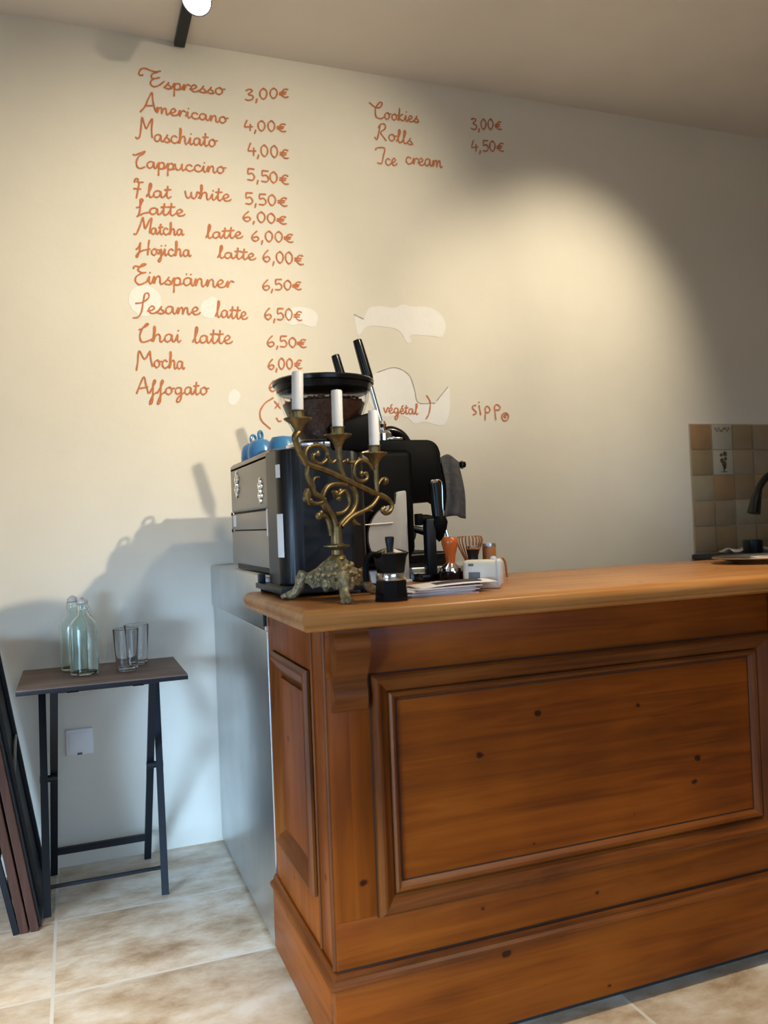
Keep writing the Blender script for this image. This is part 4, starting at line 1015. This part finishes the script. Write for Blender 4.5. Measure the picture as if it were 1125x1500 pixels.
# ------------------------------------------------------------------ white box with a window label
wb = thing('white_tin_box', 'cream white rounded box with small dark label on the counter', 'box', (0.900, -1.285, 0.957), math.radians(-38))
bm = BM(); b2(bm, -0.045, 0.045, -0.019, 0.019, 0.0, 0.068, 0.010, 4); mesh_obj('box', bm, CREAMP, wb)
bm = BM(); b2(bm, 0.030, 0.0465, -0.0205, 0.0205, 0.004, 0.070, 0.009, 3); mesh_obj('end_cap', bm, WHITEP, wb)
bm = BM(); b2(bm, -0.030, -0.003, -0.0205, -0.019, 0.012, 0.040, 0.0005); lb = mesh_obj('dark_label', bm, LABELI, wb)
bm = BM(); b2(bm, -0.028, -0.006, -0.0212, -0.0204, 0.017, 0.024); mesh_obj('label_bar', bm, LABEL, lb)
bm = BM(); b2(bm, -0.030, -0.018, -0.0203, -0.019, 0.054, 0.060); mesh_obj('small_mark', bm, LABELI, wb)
bm = BM(); lathe(bm, [(0.006, 0.066), (0.008, 0.070), (0.006, 0.075), (0, 0.076)], 16, (0.026, 0, 0)); mesh_obj('knob', bm, WHITEP, wb)

# ------------------------------------------------------------------ stack of printed cards
for k in range(9):
    a = random.uniform(-.10, .10)+0.12
    bm = BM()
    sxx, syy = 0.168, 0.105
    b2(bm, -sxx/2, sxx/2, -syy/2, syy/2, 0.0, 0.0017)
    o = mesh_obj('card', bm, PAPER, None, False, loc=(0.752+random.uniform(-.012, .012), -1.325+random.uniform(-.007, .007), 0.9572+k*0.0019), rot=(0, 0, a))
    tag(o, 'white printed card lying in the stack under the folded leaflet', 'card', 'cards stacked on the counter')
    if k in (2, 5, 8):
        bm = BM(); b2(bm, -sxx/2+0.012, sxx/2-0.012, -syy/2+0.012, syy/2-0.03, 0.0017, 0.0019); mesh_obj('printed_area', bm, PAPERP, o, False)
lf = thing('folded_leaflet', 'white folded leaflet lying open on top of the card stack', 'leaflet', (0.792, -1.322, 0.9748), math.radians(4))
bm = BM()
def leaf(u, v):
    x = (u-0.5)*0.20; y = (v-0.5)*0.10
    return (x, y, 0.006*math.sin(PI*u)*0.5+0.004*u+0.0045*(1-abs(2*v-1)))
sheet(bm, 14, 8, leaf)
o = mesh_obj('leaf', bm, PAPER, lf)
sd = o.modifiers.new('thick', 'SOLIDIFY'); sd.thickness = 0.0012
bm = BM(); sheet(bm, 14, 4, lambda u, v: ((u-0.5)*0.12+0.01, -0.036+0.028*v, leaf(0.5+(u-0.5)*0.7, 0.2+0.26*v)[2]+0.0012)); mesh_obj('dark_picture', bm, PAPERD, lf)
bm = BM(); sheet(bm, 10, 4, lambda u, v: ((u-0.5)*0.10-0.01, 0.012+0.025*v, leaf(0.5+(u-0.5)*0.7, 0.6+0.26*v)[2]+0.0012)); mesh_obj('pink_print', bm, PAPERP, lf)

# ------------------------------------------------------------------ right end: tray, back counter, tap
tr = thing('oval_tray', 'silver oval tray with papers at the right of the counter', 'tray', (1.985, -1.09, 0.957))
bm = BM(); lathe(bm, [(0.0, 0.004), (0.12, 0.004), (0.125, 0.0), (0.13, 0.003), (0.168, 0.0135), (0.192, 0.0165), (0.194, 0.0185), (0.190, 0.0195), (0.165, 0.0165), (0.135, 0.008), (0.0, 0.008)], 56, sy=0.72); mesh_obj('tray_dish', bm, TRAYS, tr)
for k, (x, y, z, a, lab) in enumerate(((1.92, -1.10, 0.9665, 0.3, 'pale paper lying at the left of the silver tray'), (2.03, -1.06, 0.9685, -0.4, 'pale paper lying at the right of the silver tray'))):
    bm = BM(); b2(bm, -0.06, 0.06, -0.04, 0.04, 0.0, 0.002); o = mesh_obj('paper_slip', bm, PAPER, None, False, loc=(x, y, z), rot=(0, 0, a)); tag(o, lab, 'paper')
    bm = BM(); b2(bm, -0.05, 0.02, -0.03, 0.0, 0.002, 0.0024); mesh_obj('red_print', bm, plain('red_print', (0.35, 0.06, 0.04), 0.6), o, False)
bc = thing('back_counter', 'dark topped sink counter along the tiled wall', 'counter', (2.64, -0.6, 0.0))
bm = BM(); b2(bm, 0.0, 1.32, 0.02, 0.598, 0.0, 0.902, 0.003); mesh_obj('cabinet_body', bm, PINE_X, bc)
bm = BM(); b2(bm, -0.012, 1.34, 0.0, 0.596, 0.902, 0.922, 0.004); mesh_obj('stone_top', bm, SINKM, bc)
fa = thing('sink_tap', 'matt black gooseneck tap in front of the tiles', 'tap', (2.93, -0.34, 0.922))
bm = BM(); tube(bm, [(0.0, 0, 0.0), (0.0, 0, 0.20), (-0.02, 0, 0.29), (-0.09, 0, 0.345), (-0.17, 0, 0.335), (-0.222, 0, 0.29), (-0.235, 0, 0.26)], 0.0145, 0.0145, 16, 6); lathe(bm, [(0.028, 0), (0.028, 0.012), (0.018, 0.02)], 24); mesh_obj('neck', bm, BLACKG, fa)
bm = BM(); tube(bm, [(-0.233, 0, 0.268), (-0.246, 0, 0.235), (-0.262, 0, 0.178)], 0.016, 0.027, 20, 4); mesh_obj('spray_head', bm, BLACKG, fa)
bm = BM(); tube(bm, [(0.016, 0, 0.07), (0.07, -0.01, 0.085)], 0.007, n=10, sub=1); mesh_obj('tap_lever', bm, BLACKG, fa)
bm = BM(); lathe(bm, [(0.038, 0.0), (0.040, 0.003), (0.040, 0.062), (0.037, 0.065), (0.035, 0.01), (0, 0.008)], 32)
tag(mesh_obj('black_canister', bm, GRIND, None, loc=(2.695, -0.30, 0.922)), 'black round canister on the sink counter below the tap', 'canister')
bm = BM(); sheet(bm, 16, 10, lambda u, v: ((u-0.5)*0.20, (v-0.5)*0.12, 0.006+0.012*math.sin(u*7+v*3)**2+0.008*math.cos(v*6)**2))
o = mesh_obj('white_cloth', bm, WHITEP, None, loc=(2.74, -0.22, 0.924)); o.modifiers.new('thick', 'SOLIDIFY').thickness = 0.003
tag(o, 'crumpled white cloth on the dark sink counter', 'cloth')

# ------------------------------------------------------------------ folding tray table
TT = 0.680
tb = thing('folding_table', 'folding tray table with brown wood top and black legs against the wall', 'table', (0.075, -0.225, 0.0))
bm = BM(); b2(bm, -0.243, 0.243, -0.195, 0.195, TT-0.016, TT, 0.002); mesh_obj('tabletop', bm, TRAYW, tb)
bm = BM(); b2(bm, -0.2435, 0.2435, -0.1955, 0.1955, TT-0.0165, TT-0.004, 0.001); mesh_obj('edge_band', bm, BLACKM, tb)
def bar(bm, p, q, w=0.022, d=0.014):
    p, q = Vector(p), Vector(q); v = q-p
    M = v.to_track_quat('Z', 'X').to_matrix().to_4x4(); M.translation = (p+q)/2
    r = bmesh.ops.create_cube(bm, size=1.0)['verts']
    es = None
    bmesh.ops.scale(bm, vec=(d, w, v.length), verts=r)
    bmesh.ops.transform(bm, matrix=M, verts=r)
for p, q in (((-0.181, -0.145, 0.0), (-0.184, 0.105, TT-0.022)), ((0.157, -0.145, 0.0), (0.172, 0.105, TT-0.022)),
             ((-0.169, 0.175, 0.0), (-0.143, -0.105, TT-0.022)), ((0.130, 0.175, 0.0), (0.145, -0.105, TT-0.022))):
    bm = BM(); bar(bm, p, q); mesh_obj('leg', bm, BLACKM, tb, False)
for sx in (-0.169, 0.151):
    bm = BM(); lathe(bm, [(0.011, -0.026), (0.011, 0.026)], 14, mat=Matrix.Translation((sx, 0.0, 0.365)) @ Matrix.Rotation(PI/2, 4, 'Y')); mesh_obj('pivot_bolt', bm, BLACKM, tb)
bm = BM(); bar(bm, (-0.165, 0.143, 0.085), (0.132, 0.143, 0.085), 0.012, 0.022); mesh_obj('rear_crossbar', bm, BLACKM, tb, False)
bm = BM(); tube(bm, [(-0.181, -0.117, 0.075), (0.158, -0.117, 0.075)], 0.006, n=10, sub=1); mesh_obj('front_crossbar', bm, BLACKM, tb)
bm = BM(); bar(bm, (-0.184, 0.105, TT-0.026), (0.172, 0.105, TT-0.026)); mesh_obj('top_rail', bm, BLACKM, tb, False)
bm = BM(); bar(bm, (-0.143, -0.105, TT-0.026), (0.145, -0.105, TT-0.026)); mesh_obj('top_rail', bm, BLACKM, tb, False)
for sx in (-0.09, 0.10):
    bm = BM(); b2(bm, sx-0.018, sx+0.018, -0.135, -0.09, TT-0.032, TT-0.016, 0.003); mesh_obj('leg_clip', bm, BLACKP, tb)

# swing top bottles
bt = thing('swing_top_bottle', 'empty pale green swing top bottle at the front of the tray table', 'bottle', (0.022, -0.235, TT), 0.4, 'bottles on the tray table')
bm = BM()
o_ = [(0.0, 0.004), (0.030, 0.0), (0.041, 0.003), (0.0435, 0.010), (0.0435, 0.142), (0.0415, 0.158), (0.034, 0.172), (0.022, 0.182), (0.0165, 0.190), (0.0155, 0.208), (0.018, 0.210), (0.018, 0.220), (0.0155, 0.223)]
i_ = [(0.0125, 0.223), (0.0125, 0.190), (0.019, 0.180), (0.031, 0.170), (0.0385, 0.156), (0.0405, 0.142), (0.0405, 0.014), (0.034, 0.009), (0.0, 0.011)]
lathe(bm, o_+i_, 40, close=False); mesh_obj('glass_body', bm, GGLASS, bt)
bm = BM(); lathe(bm, [(0.009, 0.220), (0.0165, 0.225), (0.0165, 0.232), (0.012, 0.238), (0.0, 0.240)], 20); st = mesh_obj('stopper', bm, WHITEP, bt)
bm = BM()
for s in (-1, 1):
    tube(bm, [(0.0, s*0.0175, 0.233), (0.004, s*0.023, 0.212), (0.012, s*0.0235, 0.190), (0.019, s*0.019, 0.184)], 0.0014, n=6, sub=4)
    tube(bm, [(0.0, s*0.0175, 0.198), (0.010, s*0.0245, 0.216), (0.018, s*0.021, 0.198)], 0.0014, n=6, sub=4)
tube(bm, [(0.0, -0.0175, 0.233), (0, 0, 0.243), (0.0, 0.0175, 0.233)], 0.0014, n=6, sub=4)
mesh_obj('wire_bail', bm, STEEL, bt)
dup(bt, (-0.008, -0.120, TT), 1.0, 'empty pale green swing top bottle behind the other bottle, nearer the wall')
# drinking glasses
dg = thing('drinking_glass', 'clear tumbler at the front of the tray table, left of the pair', 'glass', (0.150, -0.225, TT), 0, 'tumblers on the tray table')
bm = BM()
lathe(bm, [(0.0, 0.0), (0.030, 0.0), (0.033, 0.003), (0.0405, 0.132), (0.0395, 0.133), (0.0388, 0.132), (0.0312, 0.010), (0.0, 0.008)][::1], 36, close=False); mesh_obj('glass_body', bm, GLASS, dg)
dup(dg, (0.190, -0.120, TT), 0.5, 'clear tumbler behind and right of the front tumbler on the tray table')

# wall socket
so = thing('wall_socket', 'white double wall socket below the tray table', 'socket', (-0.001, 0.0, 0.417))
bm = BM(); b2(bm, -0.044, 0.044, -0.010, -0.0002, -0.044, 0.044, 0.004, 3); mesh_obj('cover_plate', bm, LABEL, so)
bm = BM(); b2(bm, -0.034, 0.034, -0.0125, -0.009, -0.032, 0.032, 0.002); mesh_obj('rocker', bm, LABEL, so)
bm = BM(); b2(bm, -0.008, 0.008, -0.0135, -0.009, -0.043, -0.036, 0.001); mesh_obj('screw_tab', bm, LABELI, so)

# ------------------------------------------------------------------ folded tables leaning at the left
def leaning(name, label, y0, y1, xb, lean, th, hgt, under):
    """folded tray table on edge, leaning left; xb = where its right lower edge meets the floor"""
    r = thing(name, label, 'folded table', (xb, 0, 0), 0)
    R = Matrix.Rotation(-lean, 4, 'Y')
    def part(nm, fn, mat):
        bm = BM(); fn(bm); bmesh.ops.transform(bm, matrix=R, verts=bm.verts); mesh_obj(nm, bm, mat, r, False)
    lift = th*math.sin(lean)
    u = 0.006 if under else 0.0
    part('board', lambda bm: b2(bm, -th, -u, y0, y1, lift*0, hgt, 0.003), BOARDW)
    if under:
        part('underside', lambda bm: b2(bm, -u, 0.0, y0+0.006, y1, 0.01, hgt-0.01, 0.001), BLACKM)
        for yy in (y0+0.05, y1-0.05): part('folded_leg', lambda bm: b2(bm, 0.0, 0.012, yy-0.01, yy+0.01, 0.05, hgt, 0.002), BLACKM)
        part('crossbar', lambda bm: tube(bm, [(0.006, y0+0.05, 0.44), (0.006, y1-0.05, 0.50)], 0.006, n=8, sub=1), STEEL)
    return r
leaning('folded_table', 'folded tray table leaning left with black underside showing, right one of the two boards', -0.45, -0.08, -0.118, 0.16, 0.030, 0.80, True)
leaning('folded_table', 'folded tray table leaning left, left one of the two brown boards', -0.45, -0.09, -0.152, 0.165, 0.024, 0.80, False)
r = thing('folded_chair', 'dark blue folded frame leaning at the far left edge of the boards', 'folded chair', (-0.185, -0.44, 0), 0)
for yy in (0.0, 0.30):
    bm = BM(); bar(bm, (0, yy, 0.0), (-0.16, yy, 0.80), 0.02, 0.016); mesh_obj('frame_tube', bm, BLACKM, r, False)
bm = BM(); bar(bm, (-0.02, 0.01, 0.1), (-0.02, 0.29, 0.1), 0.02, 0.016); mesh_obj('crossbar', bm, BLACKM, r, False)
bm = BM(); bx(bm, (0, 0.15, 0), (0.02, 0.26, 0.4), 0.004, mat=Matrix.Rotation(-0.2, 4, 'Y')); bmesh.ops.translate(bm, vec=(-0.085, 0, 0.40), verts=bm.verts); mesh_obj('seat_panel', bm, BLACKM, r)

# ------------------------------------------------------------------ ceiling track spot
sl = thing('track_spotlight', 'black ceiling track with a glowing spot bulb by the menu', 'lamp', (0.42, 0.0, H))
bm = BM(); b2(bm, -0.019, 0.019, -0.62, -0.005, -0.022, -0.0005, 0.003); tk = mesh_obj('track_rail', bm, BLACKM, sl)
bm = BM(); b2(bm, -0.012, 0.012, -0.0055, -0.002, -0.018, -0.006); mesh_obj('end_cap', bm, STEEL, tk)
aimv = Vector((-0.35, -0.55, -0.75)).normalized()
Rm = aimv.to_track_quat('Z', 'Y').to_matrix().to_4x4(); Rm.translation = Vector((0.015, -0.36, -0.055))
bm = BM(); lathe(bm, [(0.02, -0.075), (0.028, -0.07), (0.045, -0.005), (0.050, 0.02), (0.047, 0.02), (0.042, -0.003), (0.02, -0.06)], 32, mat=Rm, close=False); hd = mesh_obj('lamp_shade', bm, BLACKM, sl)
bm = BM(); lathe(bm, [(0.0, -0.04), (0.02, -0.035), (0.038, -0.012), (0.043, 0.010), (0.040, 0.028), (0.028, 0.044), (0.012, 0.052), (0, 0.054)], 28, mat=Rm); mesh_obj('bulb', bm, BULB, sl)
bm = BM(); tube(bm, [(0.01, -0.36, -0.02), (0.02, -0.355, -0.035), tuple(Rm @ Vector((0, 0, -0.06)))], 0.007, n=10, sub=3); mesh_obj('swivel_arm', bm, BLACKM, hd)
